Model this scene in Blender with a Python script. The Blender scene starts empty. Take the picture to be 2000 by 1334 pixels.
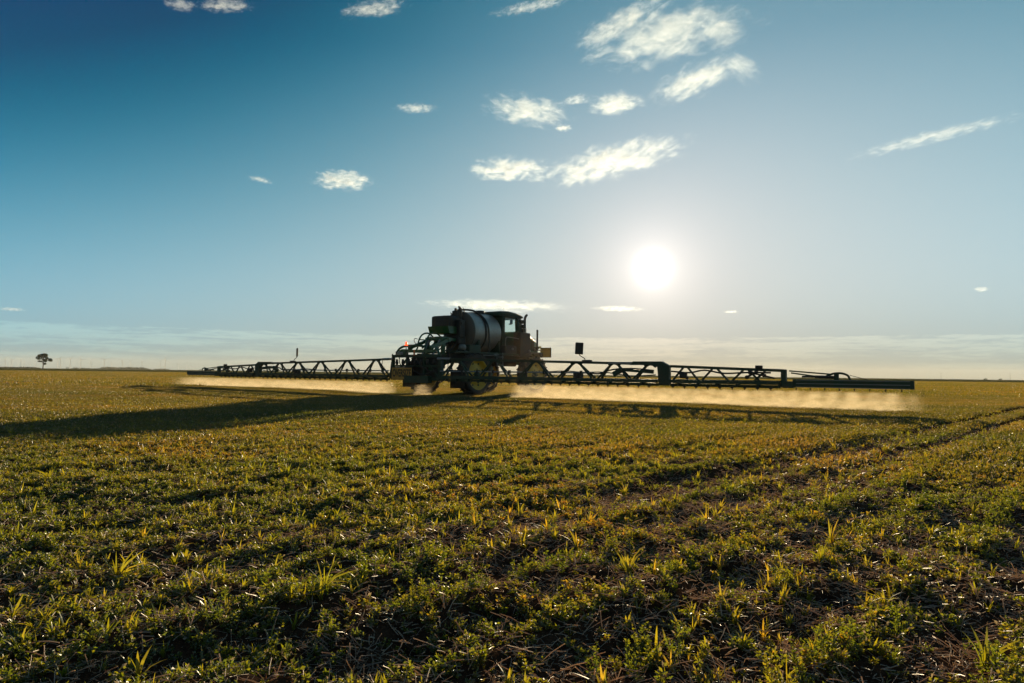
import bpy, bmesh, math, random
import numpy as np
from mathutils import Vector, Matrix, Euler

random.seed(7)
rng = np.random.default_rng(11)
S = bpy.context.scene
COL = S.collection
R = math.radians

# ------------------------------------------------------------------ camera
F = 1333.33                       # focal length in photo pixels (24 mm on 36 mm, 2000 px wide)
EYE = Vector((0, 0, .88))
PITCH = math.atan(63 / F)
ROLL = math.atan(24 / 2000)
cd = bpy.data.cameras.new('camera')
cd.lens = 24; cd.sensor_width = 36; cd.clip_start = .05; cd.clip_end = 90000
cam = bpy.data.objects.new('camera', cd); COL.objects.link(cam)
MC = Matrix.Rotation(PITCH, 3, 'X') @ Matrix.Rotation(-ROLL, 3, 'Y')      # camera basis: X right, Y forward, Z up
cam.matrix_world = Matrix.Translation(EYE) @ (MC @ Matrix.Rotation(R(90), 3, 'X')).to_4x4()
S.camera = cam


def ray(px, py):
    """Unit direction seen at a pixel of the 2000x1334 photograph."""
    return (MC @ Vector(((px - 1000) / F, 1, -(py - 667) / F))).normalized()


# ------------------------------------------------------------------ sun, sky, exposure
SUND = ray(1275, 525)
SEL = math.asin(SUND.z); SAZ = math.atan2(SUND.x, SUND.y)       # elevation, azimuth clockwise from +Y
sl = bpy.data.lights.new('sun', 'SUN'); sl.energy = 5.0; sl.angle = R(.6); sl.color = (1, .79, .49)
sun = bpy.data.objects.new('sun', sl); COL.objects.link(sun)
sun.rotation_euler = SUND.to_track_quat('Z', 'Y').to_euler()

W = bpy.data.worlds.new('World'); S.world = W; W.use_nodes = True
wt = W.node_tree; wt.nodes.clear()


class NT:
    """Small helper for writing node trees."""
    def __init__(s, tree): s.t = tree
    def n(s, typ, **kw):
        nd = s.t.nodes.new(typ)
        ins = kw.pop('ins', {})
        for k, v in kw.items(): setattr(nd, k, v)
        for k, v in ins.items(): s.set(nd, k, v)
        return nd
    def set(s, nd, k, v):
        sock = nd.inputs[k]
        if isinstance(v, bpy.types.NodeSocket): s.t.links.new(v, sock)
        elif isinstance(v, bpy.types.Node): s.t.links.new(v.outputs[0], sock)
        else: sock.default_value = v
    def m(s, op, a, b=0.0, c=None, clamp=False):
        nd = s.n('ShaderNodeMath', operation=op, use_clamp=clamp)
        s.set(nd, 0, a); s.set(nd, 1, b)
        if c is not None: s.set(nd, 2, c)
        return nd.outputs[0]
    def vm(s, op, a, b=None):
        nd = s.n('ShaderNodeVectorMath', operation=op); s.set(nd, 0, a)
        if b is not None: s.set(nd, 1, b)
        return nd
    def mix(s, f, a, b, blend='MIX'):
        nd = s.n('ShaderNodeMix', data_type='RGBA', blend_type=blend)
        s.set(nd, 0, f); s.set(nd, 6, a); s.set(nd, 7, b)
        return nd.outputs[2]
    def ramp(s, f, stops, interp='LINEAR'):
        nd = s.n('ShaderNodeValToRGB'); s.set(nd, 0, f)
        cr = nd.color_ramp; cr.interpolation = interp
        while len(cr.elements) > 1: cr.elements.remove(cr.elements[-1])
        for i, (p, c) in enumerate(stops):
            e = cr.elements[0] if i == 0 else cr.elements.new(p)
            e.position = p; e.color = (*c, 1) if len(c) == 3 else c
        return nd.outputs[0]
    def sstep(s, x, lo, hi):
        nd = s.n('ShaderNodeMapRange', interpolation_type='SMOOTHSTEP'); s.set(nd, 0, x)
        s.set(nd, 1, lo); s.set(nd, 2, hi); return nd.outputs[0]
    def noise(s, vec, scale, detail=4, rough=.55, dist=0, dim='3D', w=None):
        nd = s.n('ShaderNodeTexNoise', noise_dimensions=dim)
        s.set(nd, 'Vector', vec); s.set(nd, 'Scale', scale); s.set(nd, 'Detail', detail)
        s.set(nd, 'Roughness', rough); s.set(nd, 'Distortion', dist)
        if w is not None: s.set(nd, 'W', w)
        return nd.outputs[0]


g = NT(wt)
tc = g.n('ShaderNodeTexCoord')
dirn = g.vm('NORMALIZE', tc.outputs['Generated']).outputs[0]
sky = g.n('ShaderNodeTexSky', sky_type='NISHITA', sun_disc=False)
sky.sun_elevation = SEL; sky.sun_rotation = SAZ; sky.air_density = 1.0; sky.dust_density = .6; sky.ozone_density = 2.2; sky.altitude = 200
sep = g.n('ShaderNodeSeparateXYZ', ins={0: dirn})
z = sep.outputs[2]
cosang = g.vm('DOT_PRODUCT', dirn, tuple(SUND)).outputs['Value']
ang = g.m('ARCCOSINE', g.m('MINIMUM', cosang, .9999999))
el0 = g.m('MAXIMUM', g.m('ARCSINE', z), 0.0)
ae = g.m('MINIMUM', g.m('MULTIPLY', ang, el0), .31)
veil = g.m('MULTIPLY', sep.outputs[0], g.m('MULTIPLY', el0, 2.0))      # high sky darker to the left, paler to the right
ac = g.m('MINIMUM', ang, 1.0); ec = g.m('MINIMUM', el0, .45)
hor = g.m('EXPONENT', g.m('DIVIDE', el0, -.06)); aur = g.m('EXPONENT', g.m('DIVIDE', ang, -.15))
# clear evening air: each channel falls off with height and with the angle from the sun
FIT = [(0.912, -0.140, -0.62, -1.50, -0.37, 0.06, 0.385), (0.917, 0.028, -0.43, -1.17, -0.375, 0.008, 0.253), (0.882, 0.140, -0.24, -1.18, -0.41, 0.003, 0.204)]
chs = []
for ch in range(3):
    c0, c1, c2, c3, c4, c5, c6 = FIT[ch]
    v = g.m('MULTIPLY_ADD', ac, c1, c0)
    for sg_, co_ in ((ec, c2), (ae, c3), (hor, c4), (aur, c5), (veil, c6)): v = g.m('MULTIPLY_ADD', sg_, co_, v)
    chs.append(g.m('POWER', g.m('MAXIMUM', v, .03), 2.2))
near_sky = g.n('ShaderNodeCombineColor', ins={0: chs[0], 1: chs[1], 2: chs[2]}).outputs[0]
near_sky = g.mix(1.0, near_sky, (10, 10, 10, 1), 'MULTIPLY')
air = g.mix(1.0, sky.outputs[0], (.85, .95, .92, 1), 'MULTIPLY')
away = g.m('MAXIMUM', g.sstep(el0, .45, 1.0), g.sstep(ang, 1.0, 1.7))
base = g.mix(away, near_sky, air)
# the sun's disc and the aureole round it
def gl(width, amp, p=2.0):
    e = g.m('POWER', g.m('DIVIDE', ang, R(width)), p)
    return g.m('MULTIPLY', g.m('EXPONENT', g.m('MULTIPLY', e, -1.0)), amp)
glow = g.m('ADD', g.m('ADD', gl(.95, 20.0, 2.0), gl(2.4, 5.0, 1.2)), gl(8.0, 1.0, 1.2))
glowc = g.mix(1.0, (1.0, .95, .86, 1), g.n('ShaderNodeCombineColor', ins={0: glow, 1: glow, 2: glow}).outputs[0], 'MULTIPLY')
base = g.mix(1.0, base, glowc, 'ADD')
# thin stratus streaks low over the horizon
el = g.m('ARCSINE', z)
az = g.m('ARCTAN2', sep.outputs[0], sep.outputs[1])
sv = g.n('ShaderNodeCombineXYZ', ins={0: g.m('MULTIPLY', az, 9.0), 1: g.m('MULTIPLY', el, 150.0), 2: 3.1})
st = g.noise(sv.outputs[0], 1.0, 6, .6, .4)
sv2 = g.n('ShaderNodeCombineXYZ', ins={0: g.m('MULTIPLY', az, 60.0), 1: g.m('MULTIPLY', el, 330.0), 2: 1.7})
st2 = g.noise(sv2.outputs[0], 1.0, 4, .6, .3)
stt = g.m('ADD', g.m('MULTIPLY', st, .75), g.m('MULTIPLY', st2, .3))
wob = g.m('MULTIPLY', g.m('SUBTRACT', g.noise(sv2.outputs[0], .6, 4, .7), .5), .010)
ew = g.m('ADD', g.m('SUBTRACT', el, g.m('MULTIPLY', g.m('ABSOLUTE', g.m('SUBTRACT', az, .05)), .002)), wob)
topedge = g.m('MULTIPLY', g.sstep(ew, R(3.12), R(2.98)), g.sstep(ew, R(1.1), R(2.6)))
low = g.m('MULTIPLY', g.sstep(el, R(2.4), R(2.0)), g.sstep(el, R(.2), R(1.0)))
band = g.m('ADD', g.m('MULTIPLY', topedge, g.sstep(stt, .40, .56)), g.m('MULTIPLY', g.m('MULTIPLY', low, .8), g.sstep(stt, .50, .62)), clamp=True)
bright = g.mix(1.0, base, (1.36, 1.28, 1.18, 1), 'MULTIPLY')
base = g.mix(g.m('MULTIPLY', band, .9), base, bright)
EXPO = .85
bg = g.n('ShaderNodeBackground', ins={0: base, 1: .10 / 2 ** EXPO})
g.n('ShaderNodeOutputWorld', ins={0: bg.outputs[0]})

S.view_settings.view_transform = 'Standard'; S.view_settings.look = 'None'
S.view_settings.exposure = EXPO; S.view_settings.gamma = 1.0; S.view_settings.use_curve_mapping = False
S.render.engine = 'CYCLES'
cy = S.cycles
cy.max_bounces = 8; cy.diffuse_bounces = 2; cy.glossy_bounces = 3; cy.transmission_bounces = 5; cy.transparent_max_bounces = 12
cy.volume_bounces = 1; cy.use_denoising = True; cy.caustics_reflective = False; cy.caustics_refractive = False
cy.volume_max_steps = 96; cy.sample_clamp_indirect = 6


# ------------------------------------------------------------------ materials
MATS = {}
def mat(name):
    m = bpy.data.materials.new(name); m.use_nodes = True; m.node_tree.nodes.clear(); MATS[name] = m
    return m, NT(m.node_tree)


def paint(name, col, rough=.4, metal=0.0, dirt=.35, dirtcol=(.16, .11, .06), scale=3.0, coat=0.0, bump=.0):
    m, n = mat(name)
    co = n.n('ShaderNodeTexCoord').outputs['Object']
    a = n.noise(co, scale, 5, .6); b = n.noise(co, scale * 9, 3, .6)
    d = n.m('MULTIPLY', n.sstep(n.m('ADD', n.m('MULTIPLY', a, .8), n.m('MULTIPLY', b, .3)), .45, .75), dirt)
    c = n.mix(d, (*col, 1), (*dirtcol, 1))
    rr = n.m('ADD', rough, n.m('MULTIPLY', d, .5), clamp=True)
    p = n.n('ShaderNodeBsdfPrincipled', ins={'Base Color': c, 'Roughness': rr, 'Metallic': metal, 'Coat Weight': coat})
    if bump:
        bp = n.n('ShaderNodeBump', ins={'Strength': bump, 'Distance': .01, 'Height': b}); n.set(p, 'Normal', bp.outputs[0])
    n.n('ShaderNodeOutputMaterial', ins={0: p.outputs[0]})
    return m


GREEN = paint('green_paint', (.012, .085, .022), .35, dirt=.35, coat=.2)
DKGREEN = paint('dark_green_paint', (.016, .038, .014), .55, dirt=.6, dirtcol=(.10, .075, .04))  # besides real dirt, the brown tone paints in warm lens flare
YELLOW = paint('yellow_paint', (.60, .37, .03), .5, dirt=.45, dirtcol=(.2, .12, .05))
RUBBER = paint('dusty_rubber', (.035, .030, .025), .8, dirt=.75, dirtcol=(.17, .11, .06), bump=.3)  # tyre dust, made browner to put the flare's warm cast in
HOSE = paint('black_hose', (.022, .019, .015), .55, dirt=.45, dirtcol=(.12, .08, .045))  # dirt browned further, warm flare painted into the black
BLACK = paint('black_plastic', (.026, .021, .016), .6, dirt=.6, dirtcol=(.12, .08, .045))  # brown dirt raised so the colour also carries warm flare
STEEL = paint('grey_steel', (.32, .31, .30), .4, metal=.8, dirt=.35)
TANK = paint('brushed_tank_steel', (.36, .33, .30), .42, metal=.6, dirt=.35, dirtcol=(.26, .20, .13), scale=1.2)
ENDCAP = paint('shaded_tank_end', (.10, .08, .06), .65, dirt=.5)  # rear head's shade put into a darker colour than the shell
SIGN = paint('amber_sign_sheet', (.60, .28, .04), .6, dirt=.35)
LETTER = paint('black_lettering', (.02, .015, .01), .6, dirt=.1)
GREY = paint('grey_galvanised', (.22, .22, .20), .5, metal=.3, dirt=.4)

m, n = mat('tinted_glass'); GLASS = m
tr = n.n('ShaderNodeBsdfTransparent', ins={0: (.93, .98, .97, 1)})
gs = n.n('ShaderNodeBsdfGlossy', ins={0: (1, 1, 1, 1), 1: .03})
fr = n.n('ShaderNodeFresnel', ins={0: 1.5})
bk = n.m('SUBTRACT', 1.0, n.n('ShaderNodeNewGeometry').outputs['Backfacing'])
mx = n.n('ShaderNodeMixShader', ins={0: n.m('MULTIPLY', fr.outputs[0], bk), 1: tr.outputs[0], 2: gs.outputs[0]})
n.n('ShaderNodeOutputMaterial', ins={0: mx.outputs[0]})

m, n = mat('red_beacon_lens'); LENS = m
d1 = n.n('ShaderNodeBsdfTranslucent', ins={0: (.9, .08, .02, 1)})
d2 = n.n('ShaderNodeBsdfPrincipled', ins={'Base Color': (.8, .06, .02, 1), 'Roughness': .2})
mx = n.n('ShaderNodeMixShader', ins={0: .6, 1: d2.outputs[0], 2: d1.outputs[0]})
em = n.n('ShaderNodeEmission', ins={0: (1, .12, .03, 1), 1: .9})
ad = n.n('ShaderNodeAddShader', ins={0: mx.outputs[0], 1: em.outputs[0]})
n.n('ShaderNodeOutputMaterial', ins={0: ad.outputs[0]})

m, n = mat('orange_reflector'); ORANGE = m
p = n.n('ShaderNodeBsdfPrincipled', ins={'Base Color': (.8, .16, .02, 1), 'Roughness': .3})
n.n('ShaderNodeOutputMaterial', ins={0: p.outputs[0]})


def leafmat(name, stops, trans=.55, gloss=.06, pale=0.0, tint=(3.0, 2.2, .48, 1)):
    """Leaves: colour varies from plant to plant, from place to place and leaf to leaf; light comes through them."""
    m, n = mat(name)
    oi = n.n('ShaderNodeObjectInfo')
    geo = n.n('ShaderNodeNewGeometry')
    pos = geo.outputs['Position']
    big = n.noise(pos, .35, 3, .6)
    f = n.m('ADD', n.m('MULTIPLY', oi.outputs['Random'], .35), n.m('MULTIPLY', geo.outputs['Random Per Island'], .40))
    f = n.m('ADD', f, n.m('MULTIPLY', n.m('SUBTRACT', big, .5), 1.1))
    f = n.m('ADD', f, n.m('MULTIPLY', n.m('SUBTRACT', n.noise(n.vm('MULTIPLY', pos, (.6, 1.6, 1)).outputs[0], .11, 4, .65), .5), 1.3))
    f = n.m('ADD', f, .22, clamp=True)
    c = n.ramp(f, stops)
    df = n.n('ShaderNodeBsdfDiffuse', ins={0: c})
    tc2 = n.mix(1.0, c, tint, 'MULTIPLY')
    if pale:  # straw-pale leaves, also painting in glints of light on the crop
        pale_glint = n.sstep(n.m('FRACT', n.m('MULTIPLY', geo.outputs['Random Per Island'], 13.7)), 1 - pale, 1 - pale * .8)
        tc2 = n.mix(pale_glint, tc2, (.30, .22, .11, 1)); n.set(df, 0, n.mix(pale_glint, c, (.36, .27, .16, 1)))
    tl = n.n('ShaderNodeBsdfTranslucent', ins={0: tc2})
    gs = n.n('ShaderNodeBsdfGlossy', ins={0: (1, 1, 1, 1), 1: .42})
    a = n.n('ShaderNodeMixShader', ins={0: trans, 1: df.outputs[0], 2: tl.outputs[0]})
    b = n.n('ShaderNodeMixShader', ins={0: gloss, 1: a.outputs[0], 2: gs.outputs[0]})
    n.n('ShaderNodeOutputMaterial', ins={0: b.outputs[0]})
    return m


LEAF = leafmat('clover_leaves', [(0, (.030, .056, .010)), (.35, (.062, .098, .013)), (.7, (.11, .128, .016)), (.9, (.17, .13, .025)), (1, (.20, .10, .04))], .58, .06, .05)
BLADE = leafmat('grass_blades', [(0, (.05, .09, .012)), (.4, (.11, .14, .015)), (.75, (.15, .155, .022)), (1, (.24, .18, .04))], .6, .06)
STRAW = leafmat('straw', [(0, (.22, .15, .10)), (.5, (.46, .36, .25)), (1, (.66, .55, .41))], .4, .09, 0, (1.6, 1.35, .95, 1))
FARLEAF = leafmat('field_leaves', [(0, (.030, .044, .009)), (.4, (.058, .068, .013)), (.75, (.098, .088, .020)), (1, (.15, .105, .04))], .56, .05, .09, (2.75, 2.1, .52, 1))

m, n = mat('field_soil'); SOIL = m
pos = n.n('ShaderNodeNewGeometry').outputs['Position']
a = n.noise(pos, 1.3, 5, .6); b = n.noise(pos, 14, 6, .7); c = n.noise(pos, 90, 3, .7)
soil = n.mix(n.sstep(n.m('ADD', n.m('MULTIPLY', b, .7), n.m('MULTIPLY', c, .3)), .3, .7), (.020, .011, .007, 1), (.095, .052, .030, 1))
soil = n.mix(n.m('MULTIPLY', n.sstep(c, .60, .72), .55), soil, (.22, .15, .09, 1))
# beyond the plants built one by one the sheet carries the crop colour, brightened to put its backlit glow in
cover = n.ramp(n.m('ADD', n.m('MULTIPLY', n.noise(pos, .05, 6, .65), .7), n.m('MULTIPLY', n.noise(pos, .9, 4, .7), .35)),
               [(.30, (.08, .082, .020)), (.5, (.13, .118, .033)), (.62, (.175, .14, .046)), (.75, (.20, .145, .058))])
dist = n.vm('LENGTH', pos).outputs['Value']
col = n.mix(n.sstep(dist, 45, 150), soil, cover)
bp = n.n('ShaderNodeBump', ins={'Strength': .7, 'Distance': .02, 'Height': n.m('ADD', b, n.m('MULTIPLY', c, .4))})
p = n.n('ShaderNodeBsdfDiffuse', ins={0: col, 1: .6, 'Normal': bp.outputs[0]})
n.n('ShaderNodeOutputMaterial', ins={0: p.outputs[0]})


# ------------------------------------------------------------------ mesh helpers
class MB:
    def __init__(s): s.v = []; s.f = []; s.smooth = []
    def add(s, vs, fs, smooth=False):
        o = len(s.v); s.v += [tuple(v) for v in vs]
        s.f += [tuple(i + o for i in f) for f in fs]; s.smooth += [smooth] * len(fs)
        return s
    def box(s, c, size, rot=None, bev=0.0, taper=None):
        hx, hy, hz = [d / 2 for d in size]
        M = rot.to_matrix() if isinstance(rot, Euler) else (rot or Matrix.Identity(3))
        c = Vector(c)
        b = min(bev, hx * .9, hy * .9, hz * .9)
        if b <= 0:
            vs = [c + M @ Vector((x * hx, y * hy, zz * hz)) for x in (-1, 1) for y in (-1, 1) for zz in (-1, 1)]
            fs = [(0, 1, 3, 2), (4, 6, 7, 5), (0, 4, 5, 1), (2, 3, 7, 6), (0, 2, 6, 4), (1, 5, 7, 3)]
            return s.add(vs, fs)
        bm = bmesh.new(); bmesh.ops.create_cube(bm, size=1)
        for v in bm.verts: v.co = Vector((v.co.x * hx * 2, v.co.y * hy * 2, v.co.z * hz * 2))
        bmesh.ops.bevel(bm, geom=bm.edges[:], offset=b, segments=2, affect='EDGES', profile=.6)
        vs = [c + M @ v.co for v in bm.verts]; bm.verts.index_update()
        fs = [[v.index for v in f.verts] for f in bm.faces]; bm.free()
        return s.add(vs, fs)
    def beam(s, p0, p1, w=.06, h=.06, up=(0, 0, 1)):
        p0, p1 = Vector(p0), Vector(p1); d = (p1 - p0); L = d.length; d.normalize()
        u = Vector(up)
        if abs(d.dot(u)) > .98: u = Vector((1, 0, 0))
        sx = d.cross(u).normalized(); sz = sx.cross(d)
        M = Matrix((sx, d, sz)).transposed()
        return s.box((p0 + p1) / 2, (w, L, h), M)
    def tube(s, pts, r=.02, n=8, r1=None, cap=True):
        pts = [Vector(p) for p in pts]; N = len(pts); rings = []
        prev = None
        for i, p in enumerate(pts):
            t = (pts[min(i + 1, N - 1)] - pts[max(i - 1, 0)]).normalized()
            if prev is None:
                a = Vector((0, 0, 1)) if abs(t.z) < .9 else Vector((1, 0, 0))
                a = (a - t * a.dot(t)).normalized()
            else:
                a = prev - t * prev.dot(t)
                a = a.normalized() if a.length > 1e-6 else t.orthogonal().normalized()
            prev = a; b = t.cross(a)
            rr = r if r1 is None else r + (r1 - r) * i / (N - 1)
            rings.append([p + (a * math.cos(2 * math.pi * k / n) + b * math.sin(2 * math.pi * k / n)) * rr for k in range(n)])
        vs = [v for rg in rings for v in rg]
        fs = [(i * n + k, i * n + (k + 1) % n, (i + 1) * n + (k + 1) % n, (i + 1) * n + k) for i in range(N - 1) for k in range(n)]
        s.add(vs, fs, True)
        if cap: s.add(rings[0][::-1], [tuple(range(n))]); s.add(rings[-1], [tuple(range(n))])
        return s
    def lathe(s, prof, c, axis='y', n=32, smooth=True):
        """prof: list of (radius, offset along the axis)."""
        c = Vector(c); vs = []
        for r, o in prof:
            for k in range(n):
                a = 2 * math.pi * k / n; q = (r * math.cos(a), r * math.sin(a))
                v = {'x': (o, q[0], q[1]), 'y': (q[0], o, q[1]), 'z': (q[0], q[1], o)}[axis]
                vs.append(c + Vector(v))
        fs = [(i * n + k, i * n + (k + 1) % n, (i + 1) * n + (k + 1) % n, (i + 1) * n + k) for i in range(len(prof) - 1) for k in range(n)]
        return s.add(vs, fs, smooth)
    def prism(s, poly, axis, lo, hi):
        """poly: 2-D outline in the two other axes, extruded along axis."""
        def mk(p, o): return {'x': (o, p[0], p[1]), 'y': (p[0], o, p[1]), 'z': (p[0], p[1], o)}[axis]
        k = len(poly)
        vs = [mk(p, lo) for p in poly] + [mk(p, hi) for p in poly]
        fs = [tuple(range(k)), tuple(range(2 * k - 1, k - 1, -1))] + [(i, (i + 1) % k, k + (i + 1) % k, k + i) for i in range(k)]
        return s.add(vs, fs)
    def mesh(s, name, m=None):
        me = bpy.data.meshes.new(name); me.from_pydata(s.v, [], s.f); me.update()
        me.polygons.foreach_set('use_smooth', s.smooth)
        bm = bmesh.new(); bm.from_mesh(me); bmesh.ops.recalc_face_normals(bm, faces=bm.faces[:]); bm.to_mesh(me); bm.free()
        if m: me.materials.append(m)
        return me
    def build(s, name, m, parent=None, loc=None):
        o = bpy.data.objects.new(name, s.mesh(name, m)); COL.objects.link(o)
        if parent: o.parent = parent
        if loc is not None: o.location = loc
        return o


def tag(o, label=None, cat=None, group=None, kind=None):
    for k, v in (('label', label), ('category', cat), ('group', group), ('kind', kind)):
        if v: o[k] = v
    return o


def empty(name, loc=(0, 0, 0), rz=0, parent=None):
    o = bpy.data.objects.new(name, None); COL.objects.link(o); o.location = loc; o.rotation_euler = (0, 0, rz)
    o.empty_display_size = .3
    if parent: o.parent = parent
    return o


def smooth_path(pts, k=4):
    """Catmull-Rom through the points."""
    pts = [Vector(p) for p in pts]; out = []
    P = [pts[0]] + pts + [pts[-1]]
    for i in range(1, len(P) - 2):
        for j in range(k):
            t = j / k; a, b, c, d = P[i - 1], P[i], P[i + 1], P[i + 2]
            out.append(.5 * ((2 * b) + (c - a) * t + (2 * a - 5 * b + 4 * c - d) * t * t + (3 * b - a - 3 * c + d) * t ** 3))
    out.append(pts[-1]); return out


# ------------------------------------------------------------------ ground
A = math.atan2(.377, .5116)                 # direction the sprayer drives: right and away
HX, HY = math.sin(A), math.cos(A)
D0 = 28.8
BOOM = Vector((-189.5 / F * D0, D0, 0))     # centre of the boom on the ground


def vnoise(x, y, seed=0):
    x = np.asarray(x, float); y = np.asarray(y, float)
    xi = np.floor(x).astype(np.int64); yi = np.floor(y).astype(np.int64); fx = x - xi; fy = y - yi
    def h(a, b):
        k = (a * 374761393 + b * 668265263 + seed * 1442695041) & 0xffffffff
        k = ((k ^ (k >> 13)) * 1274126177) & 0xffffffff
        return ((k ^ (k >> 16)) & 0xffff) / 65535.0
    u = fx * fx * (3 - 2 * fx); v = fy * fy * (3 - 2 * fy)
    return (h(xi, yi) * (1 - u) + h(xi + 1, yi) * u) * (1 - v) + (h(xi, yi + 1) * (1 - u) + h(xi + 1, yi + 1) * u) * v


RX, RY = math.sin(R(42.9)), math.cos(R(42.9))   # direction of the sowing rows
def perp(x, y): return x * RY - y * RX          # distance across the rows
def along(x, y): return x * RX + y * RY
TRACKS = ((-2.78, .28), (-2.15, .26), (-.42, .12), (1.26, .14))          # wheel tracks of an earlier pass, right of the camera


def track(x, y):
    p = perp(x, y) + (vnoise(along(x, y) * .35, 0 * x, 5) - .5) * .22
    t = 0 * p
    for c, w in TRACKS: t = np.maximum(t, np.exp(-((p - c) / w) ** 2))
    return t * np.clip((along(x, y) - 2.7) / 2.2, 0, 1)            # the ruts fade out towards the camera


def gz(x, y):
    r = np.hypot(x, y); near = np.clip(1.2 - r / 16, 0, 1)
    p = perp(x, y)
    zz = .05 * (vnoise(x * 2.6, y * 2.6, 1) - .5) + .05 * (vnoise(x * 7, y * 7, 2) - .5) + .022 * (vnoise(x * 21, y * 21, 3) - .5)
    zz = zz + .010 * np.sin(p * 2 * np.pi / .42) - .06 * track(x, y)
    und = .05 * (vnoise(x * .22, y * .22, 4) - .5) * np.clip((r - 2) / 6, 0, 1) * np.clip(2 - r / 25, 0, 1)
    mx_, my_ = BOOM.x + HX * 4.3, BOOM.y + HY * 4.3
    return zz * near + und * 1.0 - .03 - .07 * np.exp(-((x - mx_) ** 2 + (y - my_) ** 2) / 60)


def build_ground():
    radii = [0.0] + list(.25 * np.exp(np.arange(0, 560) * .0187))
    radii = [r for r in radii if r < 8200] + [8200.]
    th = np.concatenate([np.arange(-52, 52, .3), np.arange(52, 308, 4)]) * math.pi / 180
    rr, tt = np.meshgrid(radii, th, indexing='ij')
    x = rr * np.sin(tt); y = rr * np.cos(tt); zz = gz(x, y)
    nr, na = rr.shape
    V = np.stack([x, y, zz], -1).reshape(-1, 3)
    i, j = np.meshgrid(np.arange(nr - 1), np.arange(na), indexing='ij'); j2 = (j + 1) % na
    Fq = np.stack([i * na + j, i * na + j2, (i + 1) * na + j2, (i + 1) * na + j], -1).reshape(-1, 4)
    me = bpy.data.meshes.new('ground')
    me.vertices.add(len(V)); me.vertices.foreach_set('co', V.ravel())
    me.loops.add(Fq.size); me.loops.foreach_set('vertex_index', Fq.ravel().astype(np.int32))
    me.polygons.add(len(Fq)); me.polygons.foreach_set('loop_start', np.arange(0, Fq.size, 4, dtype=np.int32))
    me.polygons.foreach_set('use_smooth', np.ones(len(Fq), bool))
    me.update(calc_edges=True); me.validate()
    me.materials.append(SOIL)
    if me.polygons[1000].normal.z < 0: me.flip_normals()
    o = bpy.data.objects.new('ground', me); COL.objects.link(o)
    tag(o, 'flat brown field soil reaching to the horizon', kind='structure')
build_ground()

# ------------------------------------------------------------------ the self-propelled sprayer
SP = empty('field_sprayer', BOOM, math.atan2(HY, HX))
tag(SP, 'green self-propelled crop sprayer with steel tank and long folding boom driving across the field', 'crop sprayer')
# local axes: x forward, y to its left, z up; the boom stands on x = 0


# --- chassis
mb = MB()
for s in (-1, 1): mb.box((4.7, s * .48, 1.60), (7.2, .14, .24), bev=.015)
for x in (1.3, 2.4, 3.6, 5.0, 6.9, 8.1): mb.box((x, 0, 1.60), (.14, .81, .18))
mb.build('chassis_frame', GREEN, SP)
for x in (2.16, 6.58):
    mb = MB()
    mb.box((x, 0, 1.42), (.22, 2.7, .2), bev=.02)
    for s in (-1, 1):
        mb.box((x, s * 1.08, 1.22), (.20, .14, .78), bev=.02)
        mb.tube([(x, s * 1.08, .85), (x, s * 1.20, .85)], .16, 16)
    mb.build('axle', GREEN, SP)


BOLT = MB().tube([(0, -.03, 0), (0, .03, 0)], .022, 6).mesh('bolt', DKGREEN)
PLUG = MB().tube([(0, -.025, 0), (0, .025, 0)], .04, 8).mesh('rim_lug', DKGREEN)
def wheel(x, y, side, steer=0.0):
    w = empty('wheel', (x, y, .83), steer, SP)
    RW, HWD = .93, .27
    t = MB()
    t.lathe([(.63, -HWD * .78), (.70, -HWD * .98), (.80, -HWD), (.875, -HWD * .9), (.895, -HWD * .6), (.90, 0), (.895, HWD * .6), (.875, HWD * .9), (.80, HWD), (.70, HWD * .98), (.63, HWD * .78)], (0, 0, 0), 'y', 56)
    NL = 22
    for k in range(NL):
        for sd in (-1, 1):
            a = 2 * math.pi * (k + (.5 if sd > 0 else 0)) / NL
            for (ya, yb, da0, da1) in ((.02, .5, 0, .07), (.5, .98, .07, .15)):
                p0 = Vector((math.cos(a + da0) * .90, sd * ya * HWD, math.sin(a + da0) * .90))
                p1 = Vector((math.cos(a + da1) * (.90 if yb < .9 else .885), sd * yb * HWD, math.sin(a + da1) * (.90 if yb < .9 else .885)))
                am = a + (da0 + da1) / 2
                t.beam(p0, p1, .045, .085, up=(math.cos(am), 0, math.sin(am)))
    t.build('tyre', RUBBER, w)
    r = MB(); o = side
    r.lathe([(.64, o * .20), (.67, o * .235), (.66, o * .25), (.62, o * .22), (.58, o * .12), (.55, o * .07), (.46, o * .05), (.40, o * .10), (.26, o * .13), (.20, o * .13), (.0, o * .13)], (0, 0, 0), 'y', 48)
    r.lathe([(.64, -o * .20), (.67, -o * .235), (.62, -o * .22), (.58, -o * .05), (.55, o * .065)], (0, 0, 0), 'y', 48)
    r.build('rim', YELLOW, w)
    h = MB()
    h.lathe([(.0, o * .24), (.10, o * .24), (.13, o * .21), (.14, o * .131), (.17, o * .131), (.17, o * .12)], (0, 0, 0), 'y', 20)
    h.build('hub', DKGREEN, w)
    for k in range(8):
        for rad, da, me, off in ((.235, 0, BOLT, .125), (.50, .4, PLUG, .045)):
            a = 2 * math.pi * k / 8 + da
            b = bpy.data.objects.new('bolt' if me is BOLT else 'rim_lug', me); COL.objects.link(b); b.parent = w; b.location = (math.cos(a) * rad, o * (off + .02), math.sin(a) * rad)
    return w
wheel(2.16, -1.48, -1); wheel(6.58, -1.48, -1, R(-4)); wheel(2.16, 1.48, 1); wheel(6.58, 1.48, 1, R(-4))

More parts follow.
